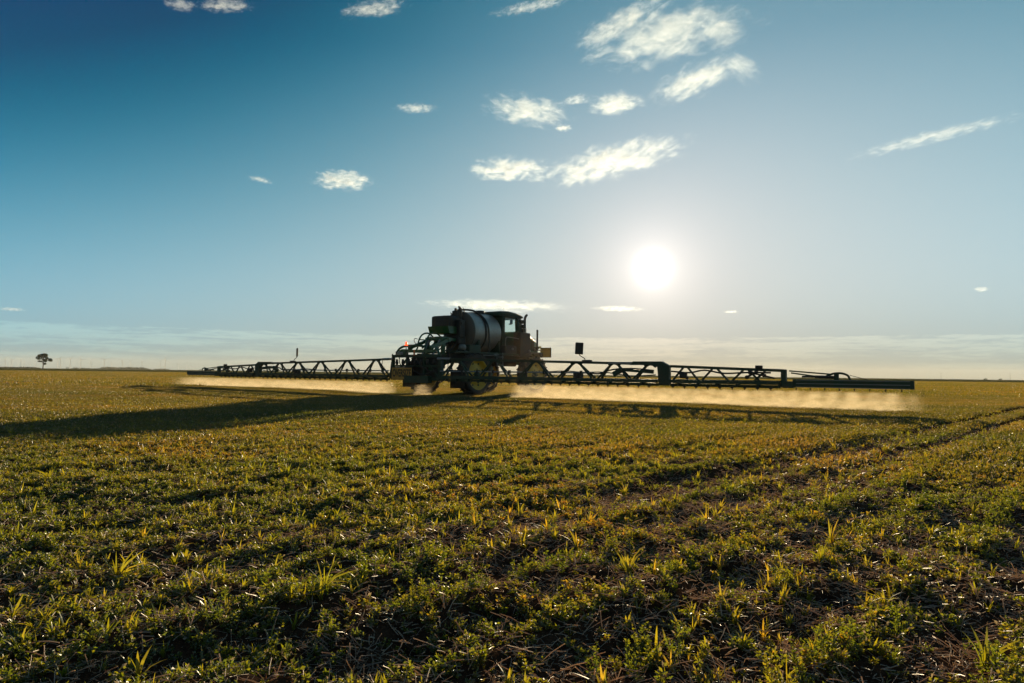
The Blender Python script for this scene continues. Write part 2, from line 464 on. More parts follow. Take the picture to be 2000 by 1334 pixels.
# mud flaps behind the rear wheels
for s in (-1, 1):
    f = MB(); f.box((1.12, s * 1.42, .60), (.025, .78, .72)); f.box((1.14, s * 1.42, .99), (.06, .82, .06))
    f.beam((1.14, s * 1.1, 1.0), (1.6, s * .55, 1.55), .05, .05)
    f.build('mud_flap', RUBBER, SP)
# front fenders over the tyres
for s in (-1, 1):
    f = MB()
    pts = [(6.58 + 1.08 * math.cos(a), .83 + 1.08 * math.sin(a)) for a in np.linspace(R(55), R(130), 9)]
    inner = [(6.58 + 1.05 * math.cos(a), .83 + 1.05 * math.sin(a)) for a in np.linspace(R(130), R(55), 9)]
    f.prism(pts + inner, 'y', s * 1.44 - .26, s * 1.44 + .26)
    f.build('fender', BLACK, SP)

# --- solution tank
TKX0, TKX1, TKZ, TKR = 2.85, 4.75, 2.76, .94
t = MB()
prof = [(TKR, TKX0), (TKR, TKX1)]
t.lathe([(TKR, 0), (TKR, TKX1 - TKX0), (TKR * .93, TKX1 - TKX0 + .10), (TKR * .75, TKX1 - TKX0 + .20), (TKR * .45, TKX1 - TKX0 + .27), (0, TKX1 - TKX0 + .30)], (TKX0, 0, TKZ), 'x', 64)
tank = t.build('solution_tank', TANK, SP)
t = MB(); t.lathe([(TKR - .005, .01), (TKR + .012, .0), (TKR + .012, -.03), (TKR * .92, -.12), (TKR * .72, -.20), (TKR * .4, -.26), (0, -.28)], (TKX0, 0, TKZ), 'x', 64)
t.build('tank_end_cap', ENDCAP, tank)
for xs, wd in ((3.62, .09),):
    t = MB(); t.lathe([(TKR + .002, -wd / 2), (TKR + .03, -wd / 2), (TKR + .03, wd / 2), (TKR + .002, wd / 2)], (xs, 0, TKZ), 'x', 64)
    t.build('tank_strap', BLACK, tank)
t = MB()                                   # filling hose lying over the tank and down its side
t.tube(smooth_path([(3.0, .05, 3.78), (3.3, -.1, 3.80), (3.55, -.35, 3.72), (3.68, -.76, 3.40), (3.72, -.98, 3.0), (3.74, -1.02, 2.5), (3.72, -1.06, 2.0), (3.7, -1.05, 1.75)], 5), .045, 8)
t.build('filling_hose', HOSE, tank)
t = MB()                                   # saddle under the tank
for xs in (3.1, 4.6):
    t.prism([(-1.0, 1.72), (1.0, 1.72), (.96, 2.4), (.72, 2.1), (.3, 1.83), (-.3, 1.83), (-.72, 2.1), (-.96, 2.4)], 'x', xs - .06, xs + .06)
t.build('tank_saddle', DKGREEN, SP)
# manhole, vents and valves on top of the tank
t = MB(); t.lathe([(0, .14), (.20, .14), (.22, .11), (.22, .03), (.26, .03), (.26, -.05)], (4.3, 0, TKZ + TKR), 'z', 24)
t.build('tank_lid', BLACK, tank)
for (x, y, h) in ((2.92, -.02, .10), (2.95, .25, .12), (3.18, .02, .12), (2.88, .5, .05)):
    t = MB(); zt = TKZ + math.sqrt(TKR ** 2 - y * y)
    t.tube([(x, y, zt - .05), (x, y, zt + h)], .03, 8); t.box((x, y, zt + h), (.13, .07, .05)); t.tube([(x - .03, y, zt + h), (x - .10, y, zt + h + .08)], .015, 6)
    t.build('valve', HOSE, tank)

# --- rear rinse tank with green tray
t = MB(); t.box((2.05, .10, 3.06), (.85, 1.06, .72), bev=.11); t.build('rinse_tank', BLACK, SP)
t = MB(); t.lathe([(0, .06), (.14, .06), (.15, .04), (.15, -.02)], (2.0, .1, 3.38), 'z', 20); t.build('rinse_tank_lid', HOSE, SP)
t = MB(); t.prism([(1.50, 2.94), (2.52, 2.94), (2.45, 2.62), (1.62, 2.62)], 'y', -.50, .70); t.build('tray', GREEN, SP)
t = MB()                                   # pump block, manifold and pipes between rinse tank and main tank
t.box((2.25, -.45, 2.85), (.35, .5, .8), bev=.04); t.box((2.3, .1, 2.35), (.5, 1.5, .35), bev=.03)
t.tube([(2.2, -.75, 3.1), (2.2, .2, 3.1)], .08, 10); t.tube([(2.45, -.35, 3.2), (2.45, -.35, 3.75)], .10, 12)
t.tube([(2.62, .05, 3.3), (2.62, .05, 3.82)], .06, 10); t.box((2.5, -.1, 3.55), (.2, .35, .3), bev=.03)
t.tube(smooth_path([(2.45, -.35, 3.7), (2.55, -.2, 3.88), (2.8, -.1, 3.84), (3.0, 0, 3.78)]), .035, 8)
t.build('plumbing', HOSE, SP)
t = MB(); t.lathe([(0, -.14), (.13, -.12), (.14, .12), (0, .14)], (1.9, -1.0, 2.0), 'y', 20); t.build('filter_bowl', GREY, SP)
for k in range(9):
    t = MB(); y0 = -.9 + .2 * k
    t.tube(smooth_path([(2.4, y0 * .7, 2.3 + .1 * (k % 3)), (1.9 - .1 * (k % 2), y0 * .8, 1.9 + .12 * (k % 4)), (1.2, y0, 1.5 + .1 * (k % 3)), (.7, y0 * .9 - .1, 1.1 + .15 * (k % 2)), (.25, y0, 1.25)], 4), .024 + .006 * (k % 2), 7)
    t.build('hose', HOSE, SP)

# --- rear mast, lift arms and boom centre frame
t = MB()
for s in (-1, 1):
    t.box((1.25, s * .46, 1.75), (.20, .10, 1.35), bev=.01)
    t.beam((1.25, s * .46, 2.40), (2.6, s * .42, 2.30), .10, .12)
t.box((1.25, 0, 2.36), (.16, .82, .14)); t.box((1.25, 0, 1.25), (.16, .82, .2))
t.build('mast', GREEN, SP)
for s in (-1, 1):
    for (a, b) in (((.35, s * .62, 1.05), (1.35, s * .62, 1.35)), ((.35, s * .62, 1.95), (1.45, s * .60, 2.32))):
        t = MB(); t.beam(a, b, .09, .13); t.tube([(a[0], a[1] - .07, a[2]), (a[0], a[1] + .07, a[2])], .09, 12); t.tube([(b[0], b[1] - .07, b[2]), (b[0], b[1] + .07, b[2])], .09, 12)
        t.build('lift_arm', GREEN, SP)
    t = MB(); t.tube([(1.3, s * .32, 2.45), (.9, s * .32, 1.85)], .055, 12); t.tube([(.9, s * .32, 1.85), (.45, s * .32, 1.2)], .03, 10)
    t.build('lift_cylinder', STEEL, SP)
# curved green guard rails reaching back from the tray
for s, y in ((0, .50), (1, .05)):
    t = MB(); t.tube(smooth_path([(1.75, y, 2.40), (1.35, y, 2.62), (.98, y + .02, 2.55), (.78, y + .03, 2.30), (.72, y + .03, 2.02), (.60, y, 1.85)], 4), .035, 8)
    t.tube([(.80, y, 2.32), (1.55, y, 2.32)], .025, 6); t.tube([(1.62, y, 2.45), (.95, y, 1.95)], .04, 8)
    t.build('guard_rail', GREEN, SP)
t = MB(); t.tube(smooth_path([(.80, .6, 2.05), (.62, .65, 2.22), (.66, .67, 2.36), (.80, .62, 2.34)], 4), .016, 6); t.build('hand_loop', HOSE, SP)
t = MB()                                   # upper cradle arch
t.tube(smooth_path([(.15, 1.25, 1.62), (.2, 1.22, 1.82), (.3, 1.08, 1.98), (.42, .8, 2.04), (.6, .5, 2.05), (.9, .4, 2.04)], 4), .05, 8)
t.tube(smooth_path([(.15, -1.25, 1.55), (.25, -1.1, 1.78), (.42, -.8, 1.88), (.9, -.5, 1.9)], 4), .05, 8)
t.box((.32, .15, 1.80), (.14, 2.1, .12)); t.box((.34, .95, 1.72), (.16, .32, .34), bev=.02)
t.build('cradle', GREEN, SP)
CF = MB()
for y in (-1.36, -.5, .5, 1.36): CF.box((.08, y, 1.06), (.12, .10, 1.0))
CF.box((.08, 0, 1.58), (.12, 2.82, .12)); CF.box((.08, 0, .62), (.16, 2.82, .12)); CF.box((.08, 0, 1.16), (.08, 2.7, .09))
for s in (-1, 1): CF.beam((.08, s * 1.36, 1.52), (.08, s * 1.50, .62), .12, .10)
CF.beam((.08, -1.3, .66), (.08, -.5, 1.5), .07, .07); CF.beam((.08, 1.3, .66), (.08, .5, 1.5), .07, .07)
cf = CF.build('boom_centre_frame', DKGREEN, SP)
t = MB(); t.box((.42, -.35, 1.18), (.10, 1.75, .95), bev=.02); t.box((.50, .55, 1.0), (.3, .5, .6), bev=.03); t.box((.6, -.6, .85), (.5, .6, .5), bev=.04)
t.build('valve_cabinet', BLACK, SP)
for k in range(7):
    t = MB(); y = -1.1 + .36 * k
    t.lathe([(0, .13), (.05, .13), (.055, .02), (.07, .02), (.07, -.03), (.04, -.12), (0, -.12)], (.0, y, 1.32), 'z', 12); t.build('section_valve', BLACK, cf)
for (pp, rad) in (([(-.04, 1.3, 1.1), (-.08, .8, .86), (-.06, .1, .98), (-.1, -.6, .80), (-.04, -1.3, 1.0)], .028), ([(-.03, -.1, 1.5), (-.10, -.45, 1.18), (-.1, -.95, .96), (-.04, -1.35, .92)], .024), ([(-.02, .9, 1.52), (-.12, .7, 1.2), (-.08, .2, 1.12), (-.05, -.3, 1.3)], .02)):
    t = MB(); t.tube(smooth_path(pp, 5), rad, 7); t.build('hose', HOSE, cf)
t = MB(); t.box((-.05, -.25, .60), (.25, 1.4, .30), bev=.02); t.build('skid_plate', DKGREEN, cf)

# OVERSIZE sign on the back of the boom
sg = MB(); sg.box((-.12, .63, .84), (.02, 1.22, .50)); sg = sg.build('warning_sign', SIGN, SP)
fr_ = MB()
for yy, zz, sy, sz in ((.63, 1.095, 1.26, .025), (.63, .585, 1.26, .025), (.015, .84, .03, .50), (1.245, .84, .03, .50)): fr_.box((-.125, yy, zz), (.034, sy, sz))
fr_.build('sign_frame', BLACK, sg)


def lettering(txt, size, loc, rot, parent, width):
    cu = bpy.data.curves.new('lettering', 'FONT'); cu.body = txt; cu.size = size; cu.extrude = .003; cu.offset = size * .018
    cu.align_x = 'CENTER'; cu.align_y = 'CENTER'
    o = bpy.data.objects.new('tmp', cu); COL.objects.link(o)
    bpy.context.view_layer.update()
    me = bpy.data.meshes.new_from_object(o.evaluated_get(bpy.context.evaluated_depsgraph_get()))
    bpy.data.objects.remove(o)
    w = max(v.co.x for v in me.vertices) - min(v.co.x for v in me.vertices)
    for v in me.vertices: v.co.x *= width / w
    me.name = 'lettering'; me.materials.clear(); me.materials.append(LETTER)
    o = bpy.data.objects.new('lettering', me); COL.objects.link(o); o.parent = parent
    o.matrix_local = Matrix.Translation(loc) @ rot.to_4x4()
# text plane: its right is -y (seen from behind the machine), its up is z, it faces -x
RT = Matrix(((0, 0, -1), (-1, 0, 0), (0, 1, 0)))
lettering('OVERSIZE', .44, (-.134, .63, .84), RT, sg, 1.10)

# beacon, lamps and small fittings on the centre frame
b = MB(); b.tube([(.1, .62, 1.64), (.1, .62, 2.06)], .018, 8); b = b.build('beacon', BLACK, SP)
t = MB(); t.lathe([(0, .14), (.03, .135), (.045, .10), (.045, .0), (.07, 0), (.07, -.03), (0, -.03)], (.1, .62, 2.06), 'z', 16); t.build('beacon_lens', LENS, b)
t = MB(); t.box((-.03, .86, 1.70), (.05, .36, .12), bev=.02); t.build('tail_lamp', GREY, SP)
t = MB(); t.box((-.06, -.02, 1.72), (.03, .07, .24)); t.build('reflector', ORANGE, SP)
for y, z0, z1 in ((1.12, 1.6, 1.78), (1.34, 1.6, 1.68)):
    t = MB(); t.tube([(.0, y, z0), (.0, y, z1)], .025, 8); t.build('peg', BLACK, SP)

# --- boom wings (mirrored)
def ztop(a):
    return 1.45 - (a - 1.4) * .021 if a < 11.25 else 1.19 - (a - 11.3) * .035


def boom(s):
    def Y(a): return s * a
    # inner section
    sec = MB(); sec.beam((0, Y(1.5), ztop(1.5)), (0, Y(11.0), ztop(11.0)), .08, .085)
    inner = sec.build('boom_section', DKGREEN, SP)
    def chords(sect, a0, a1, nm='bottom_chord'):
        for dx in (-.13, .13):
            t = MB(); t.beam((dx, Y(a0), .72 if dx > 0 else .70), (dx, Y(a1), .72 if dx > 0 else .70), .08, .11); t.build(nm, DKGREEN, sect)
        t = MB(); t.beam((0, Y(a0), .59), (0, Y(a1), .59), .08, .09)
        k = a0 + .3
        while k < a1: t.box((0, Y(k), .65), (.30, .05, .16)); k += .62
        t.build('bottom_rail', DKGREEN, sect)
        t = MB(); k = a0 + .1
        while k < a1:
            t.tube([(-.05, Y(k), .56), (-.05, Y(k), .47)], .022, 6, .013); t.box((-.05, Y(k), .54), (.05, .09, .04)); k += .38
        tag(t.build('spray_nozzles', HOSE, sect), kind='stuff')
    chords(inner, 1.5, 11.05)
    apex = [2.37, 4.29, 6.2, 7.92, 9.42, 10.75]
    for i, a in enumerate(apex):
        zt = ztop(a); half = .62 if a < 9 else .5
        for sg_ in (-1, 1):
            if a + sg_ * half * 1.3 > 11: continue
            for dx in (-.13, .13):
                t = MB(); t.beam((0, Y(a + sg_ * .12), zt - .03), (dx, Y(a + sg_ * half * 1.15), .74), .05, .06)
                t.build('brace', DKGREEN, inner)
        t = MB(); t.prism([(Y(a - .26), zt), (Y(a + .26), zt), (Y(a + .17), zt - .12), (Y(a + .06), zt - .05), (Y(a - .06), zt - .05), (Y(a - .17), zt - .12)], 'x', -.04, .04)
        t.build('gusset', DKGREEN, inner)
    # pipe with clamps running through the truss
    t = MB(); t.tube([(-.05, Y(1.5), .95), (-.05, Y(8.6), .94)], .026, 8)
    t.build('spray_pipe', STEEL, inner)
    k = 1.9
    while k < 8.5:
        t = MB(); t.box((-.05, Y(k), .95), (.09, .06, .13)); t.tube([(-.05, Y(k), .90), (-.05, Y(k), .76)], .012, 6); t.build('pipe_clamp', BLACK, inner); k += .78
    t = MB(); t.tube(smooth_path([(-.06, Y(8.5), .94), (-.1, Y(8.9), .92), (-.1, Y(9.4), 1.06), (-.1, Y(10.1), 1.10), (-.08, Y(10.9), 1.04)], 5), .026, 7); t.build('hose', HOSE, inner)
    t = MB(); t.tube(smooth_path([(.06, Y(6.6), .96), (.06, Y(7.4), 1.0), (.06, Y(8.2), .96), (.06, Y(9.0), .97), (.06, Y(10.0), .86), (.06, Y(10.9), .90)], 5), .018, 6); t.build('hose', HOSE, inner)
    t = MB(); t.box((0, Y(8.0), .84), (.22, .30, .22), bev=.02); t.tube([(-.13, Y(8.0), .84), (-.16, Y(8.0), .84)], .07, 10); t.build('valve_box', BLACK, inner)
    t = MB(); t.tube([(0, Y(1.3), 1.46), (0, Y(2.0), 1.45)], .05, 10); t.tube([(0, Y(1.9), 1.45), (0, Y(2.4), 1.44)], .028, 8); t.build('wing_cylinder', STEEL, inner)
    t = MB(); t.tube(smooth_path([(-.04, Y(1.9), 1.40), (-.06, Y(1.92), 1.1), (-.05, Y(1.7), .92), (-.05, Y(1.5), .9)], 4), .012, 6); t.build('hose', HOSE, inner)
    # hinge block between inner and middle section
    t = MB(); t.prism([(Y(10.05), 1.22), (Y(10.15), 1.34), (Y(11.15), 1.34), (Y(11.42), 1.20), (Y(11.42), .56), (Y(11.08), .56), (Y(11.02), 1.16), (Y(10.7), 1.22)], 'x', -.09, .09)
    t.build('hinge_block', DKGREEN, inner)
    t = MB(); t.tube([(.0, Y(9.2), 1.28), (0, Y(10.2), 1.28)], .045, 10); t.build('fold_cylinder', STEEL, inner)
    t = MB(); t.beam((-.1, Y(9.7), 1.06), (-.1, Y(10.9), .98), .05, .09); t.box((-.1, Y(9.6), .98), (.12, .35, .16), Euler((s * .5, 0, 0))); t.build('fold_link', DKGREEN, inner)

    # middle section
    sec = MB(); sec.beam((0, Y(11.45), ztop(11.5)), (0, Y(14.95), ztop(14.9)), .07, .085)
    mid = sec.build('boom_section', DKGREEN, SP)
    chords(mid, 11.45, 14.85)
    for a in (11.95, 12.9, 13.85, 14.5):
        zt = ztop(a)
        for sg_ in (-1, 1):
            if not 11.5 < a + sg_ * .4 < 14.8: continue
            t = MB(); t.beam((0, Y(a + sg_ * .08), zt - .03), (.0, Y(a + sg_ * .42), .74), .05, .055); t.build('brace', DKGREEN, mid)
    t = MB(); t.tube(smooth_path([(-.06, Y(11.5), 1.02), (-.08, Y(12.1), .98), (-.08, Y(12.6), 1.06), (-.08, Y(13.2), .97), (-.08, Y(13.9), 1.0), (-.08, Y(14.6), 1.0)], 5), .026, 7); t.build('hose', HOSE, mid)
    t = MB(); t.box((-.05, Y(11.9), .90), (.16, .22, .2), bev=.03); t.tube([(-.05, Y(11.75), .98), (-.05, Y(12.05), .80)], .05, 8); t.build('valve_box', BLACK, mid)
    t = MB(); t.lathe([(0, -.05), (.06, -.04), (.07, .04), (0, .05)], (-.06, Y(14.0), 1.00), 'x', 14); t.lathe([(0, -.05), (.055, -.04), (.055, .04), (0, .05)], (-.04, Y(14.40), .92), 'x', 14)
    t.lathe([(0, -.05), (.06, -.04), (.06, .04), (0, .05)], (-.04, Y(13.9), .86), 'x', 14); t.box((-.05, Y(14.25), 1.17), (.12, .20, .09), bev=.02); t.beam((-.05, Y(13.9), .86), (-.05, Y(14.3), 1.12), .05, .06); t.beam((-.05, Y(14.0), 1.0), (-.05, Y(14.7), .84), .04, .05)
    t.build('fold_linkage', BLACK, mid)
    t = MB(); t.box((0, Y(14.95), .85), (.14, .14, .50)); t.box((0, Y(15.08), .66), (.16, .3, .20)); t.build('hinge_block', DKGREEN, mid)

    # breakaway tip: boxed panel with hoop and gas spring
    t = MB(); t.prism([(Y(15.2), .59), (Y(15.2), .82), (Y(18.12), .82), (Y(18.24), .78 if s > 0 else .825), (Y(18.25), .66 if s > 0 else .59), (Y(18.1), .59)], 'x', -.045, .045); tip = t.build('boom_section', DKGREEN, SP)
    t = MB()
    for zz in (.60, .70, .80): t.beam((-.05, Y(15.3), zz), (-.05, Y(18.15), zz), .02, .02)
    t.build('panel_rib', GREY, tip)
    t = MB(); t.beam((0, Y(15.1), 1.06), (0, Y(16.25), .97), .035, .04); t.beam((0, Y(15.15), 1.0), (0, Y(15.9), .90), .03, .04); t.build('tip_strut', DKGREEN, tip)
    t = MB(); t.tube([(0, Y(15.45), .90), (0, Y(15.9), .90)], .024, 8); t.tube([(0, Y(15.8), .895), (0, Y(16.3), .89)], .045, 10); t.build('gas_spring', HOSE, tip)
    t = MB(); t.tube(smooth_path([(0, Y(16.1), .92), (0, Y(16.28), .99), (0, Y(16.5), 1.0), (0, Y(16.66), .93), (0, Y(16.7), .80)], 4), .03, 8); t.box((0, Y(16.36), .9), (.05, .12, .22)); t.build('tip_hoop', DKGREEN, tip)
    t = MB(); t.tube([(0, Y(16.7), .95), (0, Y(17.15), .83)], .008, 6); t.build('cable', HOSE, tip)
    t = MB(); k = 15.3
    while k < 18.2: t.tube([(-.05, Y(k), .58), (-.05, Y(k), .51)], .02, 6, .012); k += .38
    tag(t.build('spray_nozzles', HOSE, tip), kind='stuff')

    # mirror on a cranked arm standing on the boom
    t = MB(); t.tube([(0, Y(8.28), 1.30), (0, Y(8.26), 1.44), (0, Y(8.05), 1.56), (0, Y(8.03), 1.66)], .016, 8); t.box((0, Y(8.35), 1.33), (.12, .36, .13), bev=.02)
    mir = t.build('boom_mirror', BLACK, SP)
    t = MB(); rot = Euler((s * -.05, 0, R(-30 if s > 0 else 20))); t.box((0, Y(8.03), 1.80), (.07, .29, .42), rot, bev=.06); t.build('mirror_head', BLACK, mir)
    t = MB(); t.box((.040, Y(8.03), 1.80), (.012, .24, .32), rot); t.build('mirror_glass', STEEL, mir)
boom(-1); boom(1)

# --- cab
CY = .84
c = MB()
c.box((5.03, 0, 2.66), (.12, CY * 2, 2.0), bev=.02)                      # rear wall
c.box((5.9, 0, 1.98), (1.70, CY * 2 - .02, .60), bev=.05)                # floor and lower body
c.box((5.76, 0, 3.60), (1.50, CY * 2 + .02, .10))                         # header
for s in (-1, 1):
    c.beam((5.12, s * (CY - .04), 2.2), (5.12, s * (CY - .04), 3.6), .09, .10)
    c.beam((6.28, s * (CY - .04), 2.2), (6.14, s * (CY - .04), 3.6), .10, .12)
    c.beam((6.52, s * (CY - .10), 2.2), (6.44, s * (CY - .10), 3.6), .14, .12)
    c.prism([(5.10, 2.2), (6.3, 2.2), (6.3, 2.30), (5.9, 2.42), (5.5, 2.60), (5.12, 2.72)], 'y', s * CY - .03, s * CY + .03)
cab = c.build('cab', DKGREEN, SP)
r = MB()
secs = [(4.75, 3.78, .80), (4.85, 3.84, .92), (5.4, 3.87, .97), (6.0, 3.83, .97), (6.5, 3.76, .93), (6.66, 3.69, .86)]
prof_ = []
vs = []; fs = []
for (x, zt, hw) in secs:
    zb = 3.63
    vs += [(x, -hw, zb), (x, -hw, zt - .07), (x, -hw + .12, zt), (x, hw - .12, zt), (x, hw, zt - .07), (x, hw, zb)]
for i in range(len(secs) - 1):
    for k in range(6): fs.append((i * 6 + k, i * 6 + (k + 1) % 6, (i + 1) * 6 + (k + 1) % 6, (i + 1) * 6 + k))
fs += [(0, 1, 2, 3, 4, 5), tuple((len(secs) - 1) * 6 + k for k in (5, 4, 3, 2, 1, 0))]
r.add(vs, fs); r.build('roof', DKGREEN, cab)
for s in (-1, 1):
    t = MB(); t.box((5.68, s * (CY - .02), 3.08), (1.0, .012, 1.0)); t.build('side_window', GLASS, cab)
    t = MB(); t.box((6.34, s * (CY - .06), 2.95), (.24, .012, 1.3)); t.build('front_quarter_window', GLASS, cab)
t = MB(); t.box((6.55, 0, 3.0), (.012, 1.40, 1.2), Euler((0, R(-3), 0))); t.build('windscreen', GLASS, cab)
t = MB(); t.box((5.45, .05, 2.50), (.50, .5, .14), bev=.05); t.box((5.22, .05, 2.85), (.13, .48, .65), Euler((0, R(-8), 0)), bev=.05); t.build('seat', BLACK, cab)
t = MB(); t.tube([(6.45, .05, 2.3), (6.15, .05, 2.70)], .03, 8)
ring = [(6.12 + .07 * math.cos(a), .05 + .19 * math.sin(a), 2.73 + .12 * math.cos(a)) for a in np.linspace(0, 2 * math.pi, 20)]
t.tube(ring, .018, 6); t.build('steering_wheel', BLACK, cab)
t = MB(); t.box((6.08, -.55, 3.42), (.10, .12, .22), bev=.02); t.box((6.0, -.55, 3.3), (.2, .04, .05)); t.build('cab_monitor', BLACK, cab)
t = MB(); t.tube([(5.75, -.3, 3.86), (5.75, -.3, 4.12)], .005, 5); t.build('antenna', BLACK, cab)
t = MB(); t.lathe([(0, .06), (.07, .05), (.09, 0), (.09, -.03)], (6.25, -.90, 3.60), 'y', 14); t.build('work_lamp', GREY, cab)
for (x, zz) in ((6.30, 3.42), (6.34, 3.20), (6.38, 3.0)):
    t = MB(); t.box((x + .10, -.98, zz), (.16, .16, .19), bev=.03); t.tube([(x, -.86, zz), (x + .06, -.95, zz)], .015, 6); t.build('work_lamp', BLACK, cab)
t = MB(); t.tube([(6.25, -.90, 3.5), (6.28, -1.0, 3.4), (6.28, -1.0, 2.85), (6.25, -.90, 2.7)], .03, 8); t.build('grab_rail', BLACK, cab)

# --- engine hood, exhaust, grille
h = MB()
ss = [(6.70, 2.98, .58), (7.2, 2.94, .60), (7.7, 2.84, .60), (8.15, 2.68, .56), (8.45, 2.50, .50), (8.52, 2.30, .47)]
vs = []; fs = []
for (x, zt, hw) in ss: vs += [(x, -hw, 1.75), (x, -hw, zt - .14), (x, -hw + .14, zt), (x, hw - .14, zt), (x, hw, zt - .14), (x, hw, 1.75)]
for i in range(len(ss) - 1):
    for k in range(6): fs.append((i * 6 + k, i * 6 + (k + 1) % 6, (i + 1) * 6 + (k + 1) % 6, (i + 1) * 6 + k))
fs += [(0, 1, 2, 3, 4, 5), tuple((len(ss) - 1) * 6 + k for k in (5, 4, 3, 2, 1, 0))]
h.add(vs, fs); hood = h.build('engine_hood', GREEN, SP)
for k in range(5):
    t = MB(); t.box((7.35 + .14 * k, -.612, 2.3), (.08, .02, .5)); t.build('grille', BLACK, hood)
t = MB(); t.box((7.6, -.612, 2.66), (.9, .02, .05)); t.build('stripe', YELLOW, hood)
t = MB(); t.lathe([(0, .05), (.09, .04), (.10, -.04), (0, -.05)], (8.1, -.62, 2.15), 'y', 16); t.build('headlight', GREY, hood)
t = MB(); t.tube([(6.98, -.72, 2.1), (6.98, -.72, 3.15)], .095, 14); t.build('muffler', STEEL, SP)
t = MB(); t.tube(smooth_path([(6.98, -.72, 3.15), (6.98, -.72, 3.55), (7.0, -.72, 3.66), (7.06, -.72, 3.76), (7.15, -.72, 3.82)], 4), .062, 12, cap=False); t.build('exhaust_pipe', HOSE, SP)
t = MB(); t.tube([(8.10, -.72, 2.1), (8.10, -.72, 3.14)], .05, 10); t.box((8.10, -.66, 2.2), (.12, .3, .1)); t.build('post', BLACK, SP)
# --- deck, steps and lockers beside cab and tank
t = MB(); t.box((4.4, -1.02, 1.80), (6.4, .42, .07)); t.box((4.4, 1.02, 1.80), (6.4, .42, .07)); t.build('side_deck', DKGREEN, SP)
for s in (-1, 1):
    t = MB(); t.box((4.5, s * .90, 1.58), (6.8, .10, .30), bev=.02); t.build('side_skirt', BLACK, SP)
t = MB(); t.box((6.22, -1.10, 2.30), (.84, .42, 1.14), bev=.03); t.build('locker', BLACK, SP)
t = MB(); t.box((5.15, -1.08, 2.02), (.9, .34, .36), bev=.05); t.build('fuel_tank', BLACK, SP)
t = MB(); t.box((2.6, -.95, 1.98), (.8, .4, .32), bev=.04); t.build('pump_box', DKGREEN, SP)
t = MB()
for s in (-1, 1): t.tube([(4.3 + s * .22, -1.25, 1.2), (4.3 + s * .22, -1.22, 1.85)], .02, 8)
for zz in (1.25, 1.45, 1.65): t.box((4.3, -1.25, zz), (.44, .10, .03))
t.build('ladder', GREY, SP)
t = MB(); t.tube(smooth_path([(4.75, -1.2, 1.85), (4.75, -1.22, 2.5), (5.0, -1.22, 2.6), (5.9, -1.22, 2.55)], 4), .02, 8); t.build('handrail', GREY, SP)
for s in (-1, 1):
    t = MB(); t.tube([(4.6, s * .62, 1.35), (6.3, s * .62, 1.35)], .12, 12); t.build('under_tube', BLACK, SP)
t = MB(); t.box((7.5, 0, 1.85), (1.9, 1.7, .26), bev=.03); t.build('front_platform', BLACK, SP)
# front sign, seen from behind, on two arms
fs_ = MB(); fs_.box((8.95, -.68, 2.00), (.02, .66, .46)); fsg = fs_.build('front_sign', SIGN, SP)
t = MB(); t.box((8.925, -.68, 2.24), (.03, .70, .03)); t.box((8.925, -.68, 1.76), (.03, .70, .03)); t.box((8.925, -1.02, 2.0), (.03, .03, .45)); t.build('sign_frame', BLACK, fsg)
t = MB(); t.beam((8.3, -.5, 2.1), (8.92, -.5, 2.12), .05, .05); t.beam((8.3, -.5, 1.86), (8.92, -.5, 1.86), .05, .05); t.build('sign_bracket', BLACK, SP)
t = MB(); t.box((8.45, -.58, 2.25), (.3, .16, .09), Euler((0, R(-15), 0)), bev=.03); t.build('marker_lamp', YELLOW, SP)
for (x, y, zz) in ((5.2, -1.28, 2.05), (6.55, -1.33, 2.0), (3.9, -1.25, 1.72)):
    t = MB(); t.lathe([(0, .03), (.055, .025), (.06, -.03), (0, -.03)], (x, y, zz), 'y', 12); t.build('reflector', GREY, SP)
t = MB(); t.tube(smooth_path([(1.9, -1.0, 1.9), (2.6, -1.27, 1.72), (3.4, -1.27, 1.70), (4.2, -1.26, 1.74)], 4), .015, 6); t.build('hose', STEEL, SP)

# ------------------------------------------------------------------ plants (instanced from points)
def leaf(mb, p, d, up, L, Wd):
    """Folded diamond leaf of four triangles."""
    d = d.normalized(); sx = d.cross(up)
    if sx.length < 1e-3: sx = d.orthogonal()
    sx.normalize(); nrm = sx.cross(d)
    a = p; b = p + d * L * .5 + sx * Wd * .5 + nrm * L * .08; c = p + d * L - nrm * L * .05; e = p + d * L * .5 - sx * Wd * .5 + nrm * L * .08
    mb.add([a, b, c, e], [(0, 1, 2), (0, 2, 3)])


def rv(): return Vector((random.gauss(0, 1), random.gauss(0, 1), random.gauss(0, 1))).normalized()


SRC = bpy.data.collections.new('plant_sources')


def src(mb, name, m):
    me = mb.mesh(name, m); o = bpy.data.objects.new(name, me); SRC.objects.link(o); return o


def clover(i):
    mb = MB(); H = random.uniform(.04, .085)
    for k in range(random.randint(6, 9)):
        a = random.uniform(0, 6.28); rr = random.uniform(0, .05)
        base = Vector((math.cos(a) * rr * .3, math.sin(a) * rr * .3, 0)); top = Vector((math.cos(a) * rr, math.sin(a) * rr, H * random.uniform(.5, 1.1)))
        mb.tube([base, top], .0011, 3, cap=False)
        for j in range(random.randint(4, 6)):
            t = random.uniform(.35, 1); q = base.lerp(top, t)
            d = Vector((math.cos(a + random.uniform(-2, 2)), math.sin(a + random.uniform(-2, 2)), random.uniform(-.1, .9)))
            leaf(mb, q, d, rv(), random.uniform(.015, .030), random.uniform(.010, .018))
    return src(mb, 'clover_plant', LEAF)


